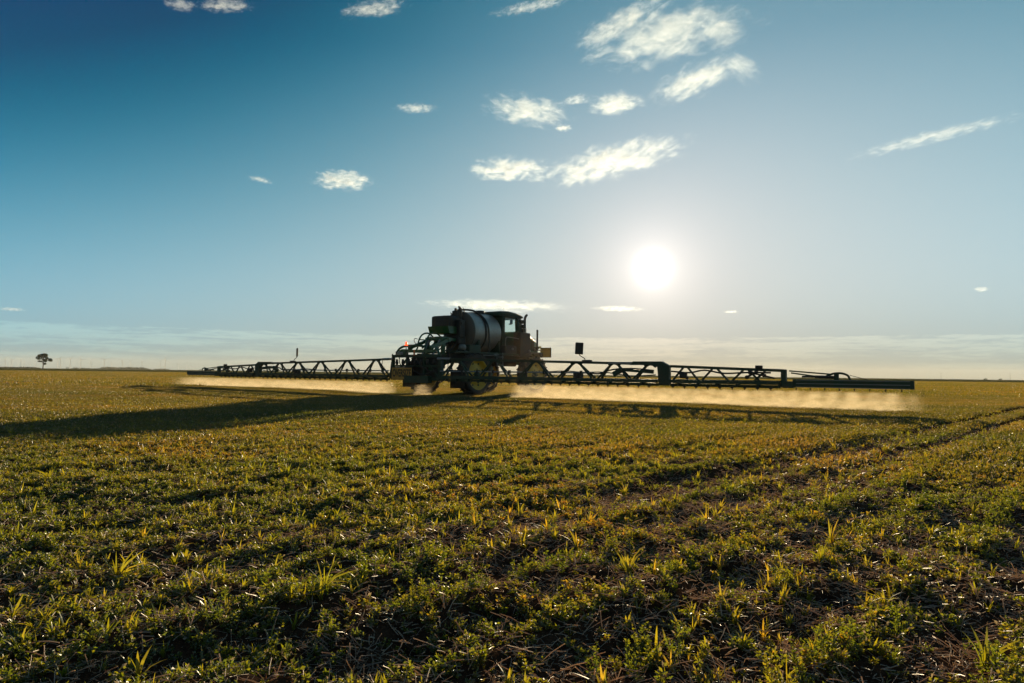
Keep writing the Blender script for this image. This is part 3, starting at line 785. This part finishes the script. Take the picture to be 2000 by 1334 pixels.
def tuft(i, H=.12, n=9, spread=.5):
    mb = MB()
    for k in range(n):
        a = random.uniform(0, 6.28); L = H * random.uniform(.6, 1.25); lean = random.uniform(.1, 1) * spread; wd = random.uniform(.0025, .0055)
        d = Vector((math.cos(a), math.sin(a), 0)); sd = Vector((-d.y, d.x, 0)) if random.random() < .5 else Vector((-d.y, d.x, .4)).normalized()
        p0 = d * random.uniform(0, .012); pts = []
        for t in (0, .3, .6, .85, 1):
            pts.append(p0 + d * (lean * L * t * t * 1.2) + Vector((0, 0, L * t * max(.25, 1 - lean * .55 * t))))
        ws = [wd * .6, wd, wd * .9, wd * .5, 0]
        vs = []
        for p, w in zip(pts, ws): vs += [p - sd * w, p + sd * w]
        mb.add(vs, [(2 * q, 2 * q + 1, 2 * q + 3, 2 * q + 2) for q in range(4)])
    return src(mb, 'grass_tuft', BLADE)


def straws(i):
    mb = MB()
    for k in range(random.randint(3, 6)):
        a = random.uniform(0, 6.28); L = random.uniform(.015, .08) * random.uniform(.6, 1.3); tilt = random.gauss(0, .32)
        c = Vector((random.uniform(-.08, .08), random.uniform(-.08, .08), random.uniform(.002, .02)))
        d = Vector((math.cos(a) * math.cos(tilt), math.sin(a) * math.cos(tilt), abs(math.sin(tilt))))
        bend = rv() * L * .06; bend.z = abs(bend.z)
        mb.tube([c, c + d * L * .5 + bend, c + d * L], random.uniform(.0007, .0019), 3, cap=False)
    return src(mb, 'straw_litter', STRAW)


def standing(i):
    mb = MB()
    for k in range(3):
        a = random.uniform(0, 6.28); L = random.uniform(.03, .07)
        c = Vector((random.uniform(-.03, .03), random.uniform(-.03, .03), 0)); d = Vector((math.cos(a) * .4, math.sin(a) * .4, 1)).normalized()
        mb.tube([c, c + d * L], random.uniform(.001, .0018), 4)
    return src(mb, 'stubble', STRAW)


def patch(i, size, nl, L, H, nb, m, wide=None):
    """A few square metres of crop cover for the middle distance."""
    mb = MB(); ox = i * 17.3
    for k in range(nl):
        x = random.uniform(-.5, .5) * size; y = random.uniform(-.5, .5) * size if wide is None else random.gauss(0, .27) * wide
        w = float(vnoise(x * 6 + ox, y * 6, 8)) * .6 + float(vnoise(x * 1.7 + ox, y * 1.7, 9)) * .5
        if random.random() > (w - .2) * 1.9: continue
        d = rv(); d.z = abs(d.z) * .8
        leaf(mb, Vector((x, y, random.uniform(0, H) * (.25 + w * 1.1))), d, rv(), L * random.uniform(.7, 1.4), L * random.uniform(.35, .6))
    for k in range(nb):
        x = random.uniform(-.5, .5) * size; y = random.uniform(-.5, .5) * (wide or size); a = random.uniform(0, 6.28); h = random.uniform(.5, 1.3) * H
        d = Vector((math.cos(a), math.sin(a), 0)) * h * .5; sd = Vector((-d.y, d.x, 0)).normalized() * L * .12
        p = Vector((x, y, 0))
        mb.add([p - sd, p + sd, p + d * .4 + Vector((0, 0, h * .7)) + sd, p + d * .4 + Vector((0, 0, h * .7)) - sd, p + d + Vector((0, 0, h))], [(0, 1, 2, 3), (3, 2, 4)])
    return src(mb, 'cover_patch', m)


def group_sources(objs, name):
    c = bpy.data.collections.new(name)
    for o in objs:
        c.objects.link(o)
    return c


def scatter(name, pts, idx, scl, rotz, sources, label, cat, tilt=.0, zs=None):
    """One object: points carrying variant, scale and turn, instanced by geometry nodes."""
    N = len(pts); me = bpy.data.meshes.new(name); me.vertices.add(N); me.vertices.foreach_set('co', np.asarray(pts, np.float32).ravel())
    at = me.attributes.new('variant', 'INT', 'POINT'); at.data.foreach_set('value', np.asarray(idx, np.int32))
    zs = np.ones(N) if zs is None else zs
    sc3 = np.stack([scl, scl, scl * zs], -1).astype(np.float32)
    at = me.attributes.new('size', 'FLOAT_VECTOR', 'POINT'); at.data.foreach_set('vector', sc3.ravel())
    rt = np.stack([rng.normal(0, tilt, N), rng.normal(0, tilt, N), rotz], -1).astype(np.float32)
    at = me.attributes.new('turn', 'FLOAT_VECTOR', 'POINT'); at.data.foreach_set('vector', rt.ravel())
    o = bpy.data.objects.new(name, me); COL.objects.link(o)
    ng = bpy.data.node_groups.new(name + '_nodes', 'GeometryNodeTree')
    ng.interface.new_socket('Geometry', in_out='INPUT', socket_type='NodeSocketGeometry')
    ng.interface.new_socket('Geometry', in_out='OUTPUT', socket_type='NodeSocketGeometry')
    q = NT(ng); gi = q.n('NodeGroupInput'); go = q.n('NodeGroupOutput')
    m2p = q.n('GeometryNodeMeshToPoints', ins={0: gi.outputs[0]})
    ci = q.n('GeometryNodeCollectionInfo'); ci.inputs[0].default_value = group_sources(sources, name + '_kinds')
    ci.inputs['Separate Children'].default_value = True; ci.inputs['Reset Children'].default_value = True
    def attr(nm, dt): nd = q.n('GeometryNodeInputNamedAttribute', data_type=dt); nd.inputs[0].default_value = nm; return nd.outputs[0]
    iop = q.n('GeometryNodeInstanceOnPoints')
    q.set(iop, 'Points', m2p.outputs[0]); q.set(iop, 'Instance', ci.outputs[0]); iop.inputs['Pick Instance'].default_value = True
    q.set(iop, 'Instance Index', attr('variant', 'INT')); q.set(iop, 'Rotation', attr('turn', 'FLOAT_VECTOR')); q.set(iop, 'Scale', attr('size', 'FLOAT_VECTOR'))
    q.set(go, 0, iop.outputs[0])
    md = o.modifiers.new('scatter', 'NODES'); md.node_group = ng
    tag(o, label, cat, kind='stuff')
    return o


def wedge(r0, r1, n, half=50):
    """n random points of the sector in view (with a margin), uniform in area."""
    r = np.sqrt(rng.uniform(r0 ** 2, r1 ** 2, n)); t = rng.uniform(-R(half), R(half), n)
    return r * np.sin(t), r * np.cos(t)


def cover(x, y):
    """How thick the crop stands: patchy, in rows, thin in the wheel tracks."""
    p = perp(x, y)
    c = .06 + .42 * vnoise(x * 1.1, y * 1.1, 21) + .45 * vnoise(x * 3.4, y * 3.4, 22) + .25 * vnoise(x * 9, y * 9, 23)
    c = c + (.08 + .10 * np.clip(p / 2 + 1, 0, 1)) * np.sin(p * 2 * np.pi / .42 + .8 * vnoise(x * .8, y * .8, 24))
    c = c - .62 * track(x, y)
    c = c + .22 * np.clip((-x - .3) / 4, -.4, 1) * np.clip(y / 3, .2, 1) + .10 * np.clip((y - 3.2) / 3, -.5, 1)
    return c


def weed(i):
    mb = MB()
    for k in range(random.randint(2, 5)):
        a = random.uniform(0, 6.28); H = random.uniform(.06, .12); ln = random.uniform(.1, .45)
        b = Vector((random.uniform(-.02, .02), random.uniform(-.02, .02), 0)); t = b + Vector((math.cos(a) * ln * H, math.sin(a) * ln * H, H))
        mb.tube([b, t], .0013, 3, .0007, cap=False)
        for j in range(random.randint(16, 24)):
            u = random.uniform(.15, 1.02); q = b.lerp(t, u); w = random.uniform(0, 6.28)
            leaf(mb, q, Vector((math.cos(w), math.sin(w), random.uniform(.2, 1.1))), rv(), random.uniform(.010, .020) * (1.25 - .5 * u), random.uniform(.005, .009))
    return src(mb, 'weed', WEEDM)


WEEDM = leafmat('feathery_weed_leaves', [(0, (.032, .060, .012)), (.5, (.068, .102, .015)), (1, (.13, .13, .02))], .6, .05)
CL = [clover(i) for i in range(7)]
WD = [weed(i) for i in range(6)]
BT = [tuft(i, .13, 14, .8) for i in range(3)]
TF = [tuft(i, .09, 7, .7) for i in range(4)] + [tuft(i, .075, 12, .95) for i in range(4)] + [tuft(i, .07, 4, 1.3) for i in range(4)] + [tuft(i, .055, 16, 1.1) for i in range(2)]
ST = [straws(i) for i in range(15)] + [standing(i) for i in range(1)]


def put(name, x, y, nvar, lo, hi, sources, label, cat, tilt=.15, voff=0, zs=None):
    N = len(x); pts = np.stack([x, y, gz(x, y) - .003], -1)
    scatter(name, pts, rng.integers(0, nvar, N) + voff, lo + (hi - lo) * rng.uniform(0, 1, N) ** 1.6, rng.uniform(0, 6.28, N), sources, label, cat, tilt, zs)


x, y = wedge(1.0, 16.5, 310000); k = rng.uniform(0, 1, len(x)) < np.clip((cover(x, y) - .34) * 1.6, .07, .72) * np.clip((17 - np.hypot(x, y)) / 8, 0, 1)
put('clover_cover', x[k], y[k], 7, .22, .76, CL, 'low leafy green clover cover growing over the near field', 'ground cover', .25)
x, y = wedge(1.0, 24, 95000); k = rng.uniform(0, 1, len(x)) < np.clip((cover(x, y) - .05) * 2.0 * (vnoise(x * 1.3, y * 1.3, 31) > .36), .08, .9)
put('grass', x[k], y[k], 14, .28, 1.0, TF, 'scattered yellow-green grass blades sprouting in the near field', 'grass', .15)
x, y = wedge(1.0, 12, 26000); pp = perp(x, y)
k = rng.uniform(0, 1, len(x)) < .75 * np.clip(np.sin(pp * 2 * np.pi / .42 + .8 * vnoise(x * .8, y * .8, 24)) * 1.4 - .3, 0, 1) * (vnoise(x * 1.5, y * 1.5, 51) > .45) * np.clip(pp + 2.9, .06, 1) * (1 - .9 * track(x, y))
put('weeds', x[k], y[k], 6, .45, 1.15, WD, 'feathery green weeds standing along the sowing rows', 'weeds', .12)
x, y = wedge(2.6, 16, 420)
put('large_grass_tufts', x, y, 3, .6, 1.1, BT, 'larger spreading grass tufts dotted over the near field', 'grass', .25)
x, y = np.concatenate([wedge(1.0, 17, 95000), wedge(1.0, 5.5, 11000)], 1); k = rng.uniform(0, 1, len(x)) < np.clip(1.25 - cover(x, y), .3, 1) * np.clip(1.2 - np.hypot(x, y) / 16, .2, 1)
put('straw', x[k], y[k], 16, .5, 1.25, ST, 'dry straw and stubble lying on the near soil', 'straw', .08)

MP = [patch(i, 1.68, 430, .034, .065, 38, FARLEAF, .46) for i in range(10)]
x, y = wedge(7.5, 50, 18000, 46); p_ = np.round(perp(x, y) / .42) * .42; a_ = along(x, y); x = a_ * RX + p_ * RY; y = a_ * RY - p_ * RX
k = rng.uniform(0, 1, len(x)) < np.clip((np.hypot(x, y) - 7) / 7, 0, 1) * np.clip(1.25 - 2.2 * track(x, y) * np.clip(1.5 - np.hypot(x, y) / 60, 0, 1), 0, 1); x = x[k]; y = y[k]
N = len(x); zz = .5 + .8 * vnoise(x * .45, y * .45, 41)
scatter('mid_field_cover', np.stack([x, y, gz(x, y) - .003], -1), rng.integers(0, 10, N), rng.uniform(.98, 1.04, N), math.atan2(RY, RX) + np.pi * rng.integers(0, 2, N), MP, 'olive crop cover of the middle distance round the sprayer', 'ground cover', .0, zz)
FP = [patch(i, 6, 3600, .075, .055, 200, FARLEAF) for i in range(4)]
x, y = wedge(44, 260, 4200, 44)
put('far_field_cover', x, y, 4, 1.0, 1.5, FP, 'golden crop cover of the far field up to the horizon', 'ground cover', .0)

# ------------------------------------------------------------------ far things
m, n = mat('tree_leaves'); TLEAF = m
oi = n.n('ShaderNodeNewGeometry')
cc = n.ramp(oi.outputs['Random Per Island'], [(0, (.018, .030, .010)), (1, (.05, .065, .02))])
p = n.n('ShaderNodeMixShader', ins={0: .3, 1: n.n('ShaderNodeBsdfDiffuse', ins={0: cc}).outputs[0], 2: n.n('ShaderNodeBsdfTranslucent', ins={0: cc}).outputs[0]})
n.n('ShaderNodeOutputMaterial', ins={0: p.outputs[0]})
BARK = paint('bark', (.06, .045, .03), .9, dirt=.4)
WHITE = paint('pale_grey_paint', (.42, .42, .42), .5, dirt=.1)
WOOD = paint('weathered_wood', (.12, .10, .08), .9, dirt=.3)


def clump(mb, c, r, n, L):
    for _ in range(n):
        p = Vector(c) + Vector([a * b for a, b in zip(rv() * random.uniform(.35, 1.05) ** .5, r)])
        leaf(mb, p, rv(), rv(), L * random.uniform(.7, 1.4), L * random.uniform(.5, .9))


def at(px, dist):
    """Ground point that stands under pixel column px at a distance."""
    d = ray(px, 735); k = dist / math.hypot(d.x, d.y); return Vector((d.x * k, d.y * k, 0))


def far_tree():
    D = 560; base = at(83, D); t = empty('tree', base); s = D * 1.18 / F       # metres per photo pixel there
    tag(t, 'lone dark umbrella-crowned tree on the left horizon', 'tree')
    mb = MB(); mb.tube(smooth_path([(0, 0, -1), (.1, 0, 3.5), (.0, 0, 6.5), (.25, 0, 9.5)], 3), .42, 8, .2)
    for (dx, z0, z1) in ((-4.2, 5.4, 8.0), (-2.6, 6.0, 9.8), (2.8, 5.8, 8.8), (4.6, 5.0, 7.4), (1.2, 6.5, 10.5), (-.8, 7, 11), (1.6, 3.6, 4.4)):
        mb.tube(smooth_path([(0, 0, z0 - 1), (dx * .4, random.uniform(-1, 1), (z0 + z1) / 2 - .3), (dx, random.uniform(-2, 2), z1)], 3), .14, 6, .05)
    mb.build('trunk', BARK, t)
    mb = MB()
    for (dx, z, rx, rz, nn) in ((-3.9, 9.0, 1.7, 1.5, 330), (-2.2, 10.7, 2.1, 1.3, 420), (.3, 11.4, 2.4, 1.2, 460), (2.6, 10.2, 1.7, 1.1, 300), (3.4, 8.9, 1.1, 1.0, 180), (5.4, 7.8, 1.1, 1.0, 190), (5.9, 6.9, .8, .7, 90),
                               (-3.2, 6.4, 1.3, .5, 110), (.4, 7.6, 1.5, .7, 200), (1.4, 6.7, 1.2, .8, 170), (1.1, 4.4, .9, .7, 80), (-.3, 9.0, 1.0, .5, 60), (4.2, 7.2, .5, .4, 40)):
        for q in range(2):
            clump(mb, (dx + random.uniform(-.4, .4), random.uniform(-2, 2), z), (rx, rx, rz), nn, .45)
    mb.build('crown', TLEAF, t)
    t.scale = (.80, .80, .86)
far_tree()


def wood_line(name, px0, px1, D, hpx, label, gaps=.0, seed=1):
    random.seed(seed); mb = MB(); s = D / F; px = px0
    while px < px1:
        e = min(px - px0, px1 - px) / (px1 - px0); hh = hpx * s * (.55 + .6 * random.random()) * min(1, .35 + e * 5)
        if random.random() > gaps:
            b = at(px, D * random.uniform(.97, 1.03))
            clump(mb, (b.x, b.y, hh * .5), (hh * .9 + 2 * s, hh * .9, hh * .5), 46, max(1.0, hh * .32))
            clump(mb, (b.x, b.y, hh * .25), (hh * 1.1 + 2 * s, hh, hh * .3), 24, max(1.0, hh * .32))
        px += random.uniform(1.2, 2.6)
    tag(mb.build(name, TLEAF), label, 'wood', kind='stuff')
wood_line('distant_woodland', 186, 292, 2600, 3.8, 'blue-green far-off wood on the horizon left of the boom', 0, 3)
wood_line('distant_woodland', 300, 330, 3000, 2.4, 'small far-off wood beside the left boom tip', 0, 4)
wood_line('distant_hedge', -40, 78, 1500, 2.6, 'low brown-green hedge along the horizon at far left', .0, 5)
wood_line('distant_scrub', 140, 188, 2200, 2.0, 'sparse scrub on the horizon between lone tree and wood', .3, 6)
for px, D, h, nm in ((131, 1300, 2.6, 'tiny far bush nearest right of the lone tree'), (146, 1300, 3.0, 'tiny far bush second right of the lone tree'), (1925, 900, 1.9, 'tiny round bush on the horizon right of the boom tip'), (1954, 900, 1.6, 'tiny round bush on the horizon at far right')):
    b = at(px, D); mb = MB(); clump(mb, (0, 0, h * .6), (h * 1.1, h, h * .6), 160, .5); o = mb.build('bush', TLEAF, None, b)
    tag(o, nm, 'bush')
for px, nm in ((1838, 'thin pole on the right horizon just right of the boom tip'), (1973, 'thin pole on the right horizon near the picture edge')):
    b = at(px, 1250); mb = MB(); mb.tube([(0, 0, -1), (0, 0, 10.5)], .17, 6, .12); e = empty('utility_pole', b); tag(e, nm, 'utility pole', 'poles on the right horizon')
    mb.build('pole', WOOD, e); mb = MB(); mb.box((0, 0, 9.8), (2.0, .14, .14)); mb.build('crossarm', WOOD, e)

# wind turbines far beyond the field
def turbine_meshes():
    a = MB(); a.tube([(0, 0, -4), (0, 0, 40), (0, 0, 92)], 2.6, 12, 1.5)
    b = MB(); b.box((0, -1.5, 93.5), (3.6, 10, 3.8), bev=.6); b.lathe([(0, -2.6), (1.2, -2), (1.7, 0), (1.7, 1)], (0, -7.5, 93.5), 'y', 12)
    c = MB()
    c.add([(-.9, 0, 1), (.9, 0, 1), (1.9, .3, 9), (.9, .3, 30), (.25, .2, 47), (-.1, .2, 47), (-.5, .1, 30), (-1.1, 0, 9), (0, .7, 9), (0, .5, 30)],
          [(0, 7, 8), (0, 8, 1), (1, 8, 2), (7, 6, 9, 8), (8, 9, 3, 2), (6, 5, 4), (6, 4, 9), (9, 4, 3), (0, 1, 2, 3, 4, 5, 6, 7)])
    return a.mesh('tower', WHITE), b.mesh('nacelle', WHITE), c.mesh('blade', WHITE)
TW, NA, BL = turbine_meshes()
TURB = [(9, .9), (22, .85), (40, .8), (47, .6), (58, .55), (68, .6), (112, 1.0), (117, 1.05), (136, 1.05), (157, 1.05), (177, .75), (203, 1.0), (217, .7), (238, .95), (254, .7), (277, .9), (313, .8), (322, 1.15), (348, .75), (364, .6)]
ORD = ['nearest', 'second', 'third', 'fourth', 'fifth', 'sixth', 'seventh', 'eighth', 'ninth', 'tenth', 'eleventh', 'twelfth', 'thirteenth', 'fourteenth']
for i, (px, sc) in enumerate(TURB):
    side_, no_ = ('left', 5 - i) if i < 6 else ('right', i - 6)
    b = at(px, 7000 - (i % 3) * 180); t = empty('wind_turbine', b, random.uniform(-.5, .5)); t.scale = (sc * .80,) * 3
    tag(t, 'faint hazy wind turbine on the horizon, %s one to the %s of the lone tree' % (ORD[no_], side_), 'wind turbine', 'wind turbines on the left horizon')
    for nm, me in (('tower', TW), ('nacelle', NA)):
        o = bpy.data.objects.new(nm, me); COL.objects.link(o); o.parent = t
    a0 = random.uniform(0, 2)
    for k in range(3):
        o = bpy.data.objects.new('blade', BL); COL.objects.link(o); o.parent = t; o.location = (0, -8.2, 93.5); o.rotation_euler = (0, a0 + k * 2 * math.pi / 3, 0)


# ------------------------------------------------------------------ spray mist: volumes under the boom
def volume_box(name, x0, x1, y0, y1, z0, z1, m, label, cat):
    mb = MB(); mb.box(((x0 + x1) / 2, (y0 + y1) / 2, (z0 + z1) / 2), (x1 - x0, y1 - y0, z1 - z0))
    o = mb.build(name, m); o.location = BOOM; o.rotation_euler = (0, 0, math.atan2(HY, HX)); tag(o, label, cat, kind='stuff'); return o


def mist(name, dens, y0, y1, x0, x1, ztop_, soft0=.3, soft1=.6, seed=0.0, jets=True, col=(.88, .75, .52)):
    m, n = mat(name)
    co = n.n('ShaderNodeTexCoord').outputs['Object']
    sp = n.n('ShaderNodeSeparateXYZ', ins={0: co}); X, Yc, Z = sp.outputs
    nv = n.vm('MULTIPLY', co, (1.0, 1.0, 2.2)).outputs[0]
    nv = n.vm('ADD', nv, (seed, 0, 0)).outputs[0]
    ns = n.noise(nv, 2.3, 7, .72)
    d = n.m('SUBTRACT', 1.0, n.m('DIVIDE', Z, ztop_), clamp=True)
    d = n.m('ADD', n.m('POWER', d, 1.2), .14)
    top = n.sstep(Z, ztop_, ztop_ * .86)
    d = n.m('MULTIPLY', d, top)
    d = n.m('MULTIPLY', d, n.m('MULTIPLY', n.sstep(Yc, y0, y0 + soft0), n.sstep(Yc, y1, y1 - soft1)))
    d = n.m('MULTIPLY', d, n.m('MULTIPLY', n.sstep(X, x0, x0 + .35), n.sstep(X, x1, x1 - .35)))
    d = n.m('MULTIPLY', d, n.m('ADD', n.m('MULTIPLY', n.sstep(ns, .36, .66), 1.15), .2))
    if jets:
        j = n.m('ABSOLUTE', n.m('SINE', n.m('MULTIPLY', Yc, math.pi / .50)))
        near = n.sstep(Z, ztop_ * .2, ztop_ * .9)
        d = n.m('MULTIPLY', d, n.m('ADD', 1.0, n.m('MULTIPLY', near, n.m('SUBTRACT', n.m('MULTIPLY', n.m('POWER', j, 2.0), 1.8), .55))))
    d = n.m('MULTIPLY', d, dens)
    pv = n.n('ShaderNodeVolumePrincipled', ins={'Color': (*col, 1), 'Density': d, 'Anisotropy': .35})
    n.n('ShaderNodeOutputMaterial', ins={1: pv.outputs[0]})
    m.cycles.volume_step_rate = .6
    return m


ML = mist('left_spray', .8, 1.55, 19.6, -.7, .7, .50, .12, 2.4, 3.0)
volume_box('spray_mist', -.7, .7, 1.5, 19.6, -.08, .52, ML, 'pale backlit spray mist under the left boom wing', 'spray mist')
MR = mist('right_spray', .95, -18.6, -4.9, -.7, .7, .52, 1.2, .9, 9.0)
volume_box('spray_mist', -.7, .7, -19.0, -4.9, -.08, .54, MR, 'pale backlit spray mist under the right boom wing', 'spray mist')
MC2 = mist('centre_spray', .6, -.85, .75, -.6, .5, .42, .1, 1.0, 5.0)
volume_box('spray_mist', -.6, .5, -.85, .75, -.08, .44, MC2, 'small patch of pale mist between the mud flaps behind the sprayer', 'spray mist')

m, n = mat('dust_flare_veil')  # wheel dust, spread over the machine to stand in for warm lens flare
co = n.n('ShaderNodeTexCoord').outputs['Object']
sp = n.n('ShaderNodeSeparateXYZ', ins={0: co})
d = n.m('MULTIPLY', n.sstep(sp.outputs[2], 3.6, .2), n.m('MULTIPLY', n.sstep(sp.outputs[1], -8.5, -4.0), n.sstep(sp.outputs[1], 5.5, 1.0)))
d = n.m('MULTIPLY', d, n.m('MULTIPLY', n.sstep(sp.outputs[0], -1.8, .5), n.sstep(sp.outputs[0], 10.5, 6.0)))
d = n.m('MULTIPLY', n.m('MULTIPLY', d, n.m('ADD', n.noise(co, .5, 3, .5), .2)), .002)
pv = n.n('ShaderNodeVolumePrincipled', ins={'Color': (1, .82, .58, 1), 'Density': d, 'Anisotropy': .6})
n.n('ShaderNodeOutputMaterial', ins={1: pv.outputs[0]})
volume_box('dust', -1.8, 10.5, -8.5, 5.5, -.05, 3.6, m, 'thin golden dust with an added warm flare veil round the sprayer', 'dust')

# ------------------------------------------------------------------ clouds: volumes in the layer they float in
def cloud(px, py, wpx, hpx, tilt, label, dens=1.0, seed=0.0, alt=1500., ragged=1.0, flat=1.0):
    """A closed body of cloud centred on a sight line at cloud height, with its own width, depth and thickness."""
    d = ray(px, py); D = alt / d.z; c = EYE + d * D
    hw = wpx * 1.15 * D / F / 2; hh = hpx * 1.10 * D / F / 2
    mb = MB(); bm = bmesh.new(); bmesh.ops.create_icosphere(bm, subdivisions=2, radius=1.08)
    bm.verts.index_update(); mb.add([v.co.copy() for v in bm.verts], [[v.index for v in f.verts] for f in bm.faces], True); bm.free()
    m, n = mat('cloud_vapour')
    co = n.n('ShaderNodeTexCoord').outputs['Object']
    asp = hw / hh
    k = 1.15
    nv = n.vm('MULTIPLY', co, (k * min(asp, 7.0) * .62, k * .8, k * 1.9)).outputs[0]
    nv = n.vm('ADD', nv, (seed * 7.3, seed * 3.1, seed)).outputs[0]
    warp = n.n('ShaderNodeTexNoise'); n.set(warp, 'Vector', nv); n.set(warp, 'Scale', 1.4); n.set(warp, 'Detail', 2.0)
    wv = n.vm('ADD', nv, n.vm('SCALE', n.vm('SUBTRACT', warp.outputs['Color'], (.5, .5, .5)).outputs[0]).outputs[0])
    wv.inputs[1].links[0].from_node.inputs['Scale'].default_value = .9
    ns = n.noise(wv.outputs[0], 1.7, 8, .70)
    rr = n.vm('LENGTH', co).outputs['Value']
    e = n.m('SUBTRACT', n.m('ADD', n.m('MULTIPLY', n.m('SUBTRACT', ns, .5), 4.6 * ragged), .62), n.m('MULTIPLY', n.m('POWER', rr, 1.6), 1.0))
    d_ = n.m('MULTIPLY', n.m('POWER', n.sstep(e, 0.0, .95), 1.3), dens * 1.1 / (hh * .8 + .12 * hw))
    pv = n.n('ShaderNodeVolumePrincipled', ins={'Color': (.74, .82, .90, 1), 'Density': d_, 'Anisotropy': .45})
    n.n('ShaderNodeOutputMaterial', ins={1: pv.outputs[0]})
    m.cycles.volume_step_rate = .5; m.cycles.homogeneous_volume = False
    o = mb.build('cloud', m)
    fw = Vector((d.x, d.y, 0)).normalized()                         # horizontal away direction
    rt = Vector((fw.y, -fw.x, 0)); up = Vector((0, 0, 1))
    rt2 = rt * math.cos(R(tilt)) + up * math.sin(R(tilt)); up2 = up * math.cos(R(tilt)) - rt * math.sin(R(tilt))
    dep = min(hw * .8, .65 * hh / math.sin(math.asin(d.z)))
    M = Matrix((rt2 * hw, fw * dep, up2 * hh * .78)).transposed().to_4x4(); M.translation = c
    o.matrix_world = M
    tag(o, label, 'cloud', 'clouds over the field')


CLOUDS = [
    (1310, 72, 300, 105, 6, 'largest ragged white cloud high right of centre', 1.0, 1.0),
    (1215, 45, 190, 60, 24, 'wispy streak of cloud leaning into the largest cloud', .8, 2.0),
    (1358, 158, 170, 66, 20, 'slanting wispy cloud just below the largest cloud', .8, 3.0),
    (1030, 217, 175, 62, -8, 'soft grey-white cloud above centre', .8, 4.0),
    (1201, 203, 105, 50, 2, 'small round woolly cloud right of the soft grey cloud', .9, 5.0),
    (813, 211, 80, 22, 3, 'small thin white cloud left of the soft grey cloud', .6, 6.0),
    (670, 353, 115, 46, 0, 'small bright oval cloud alone in the left half of the sky', 1.1, 7.0),
    (992, 331, 160, 50, 4, 'bright oval cloud at centre left of the long one', 1.1, 8.0),
    (1195, 316, 290, 72, 12, 'long bright ragged cloud above the sun', 1.2, 9.0),
    (1822, 267, 250, 25, 7, 'thin slanting cloud far right', .6, 10.0),
    (972, 597, 310, 27, -1, 'long flat cream cloud low above the sprayer tank', .45, 11.0),
    (1208, 603, 105, 13, -2, 'tiny flat cloud low beneath the sun', .4, 12.0),
    (730, 17, 120, 34, 14, 'small slanting cloud at the top edge left of centre', .9, 13.0),
    (440, 10, 90, 28, 12, 'small cloud at the top edge on the left', .8, 14.0),
    (350, 8, 50, 26, 0, 'tiny wisp at the top edge left of the small cloud', .6, 15.0),
    (1040, 12, 150, 26, 12, 'thin streak of cloud at the top edge above centre', .7, 16.0),
    (508, 351, 46, 12, -8, 'faint tiny wisp left of the bright oval cloud', .45, 17.0),
    (1917, 565, 26, 12, 0, 'tiny faint puff low at far right', .5, 19.0),
    (1428, 609, 30, 7, 0, 'tiny sliver of cloud low right of the sun', .5, 20.0),
    (22, 604, 40, 9, 0, 'tiny sliver of cloud low at the left edge', .4, 21.0),
    (1450, 130, 90, 60, -30, 'faint thin veil trailing right of the largest cloud', .3, 22.0),
    (1125, 195, 60, 22, 8, 'small wisp between the grey cloud and the woolly cloud', .5, 23.0),
    (1100, 250, 34, 16, 0, 'tiny puff of cloud under the soft grey cloud', .8, 18.0),
]
for c_ in CLOUDS: cloud(*c_)

# ------------------------------------------------------------------ haze: the dusty evening air over the whole plain
m, n = mat('haze_air')
pv = n.n('ShaderNodeVolumePrincipled', ins={'Color': (.90, .86, .78, 1), 'Density': .58e-4, 'Anisotropy': .2})
n.n('ShaderNodeOutputMaterial', ins={1: pv.outputs[0]})
mb = MB(); mb.box((0, 0, 55.), (17000, 17000, 112.))
hz = mb.build('haze', m); tag(hz, 'thin pale dusty air over the whole plain', 'haze', kind='stuff')
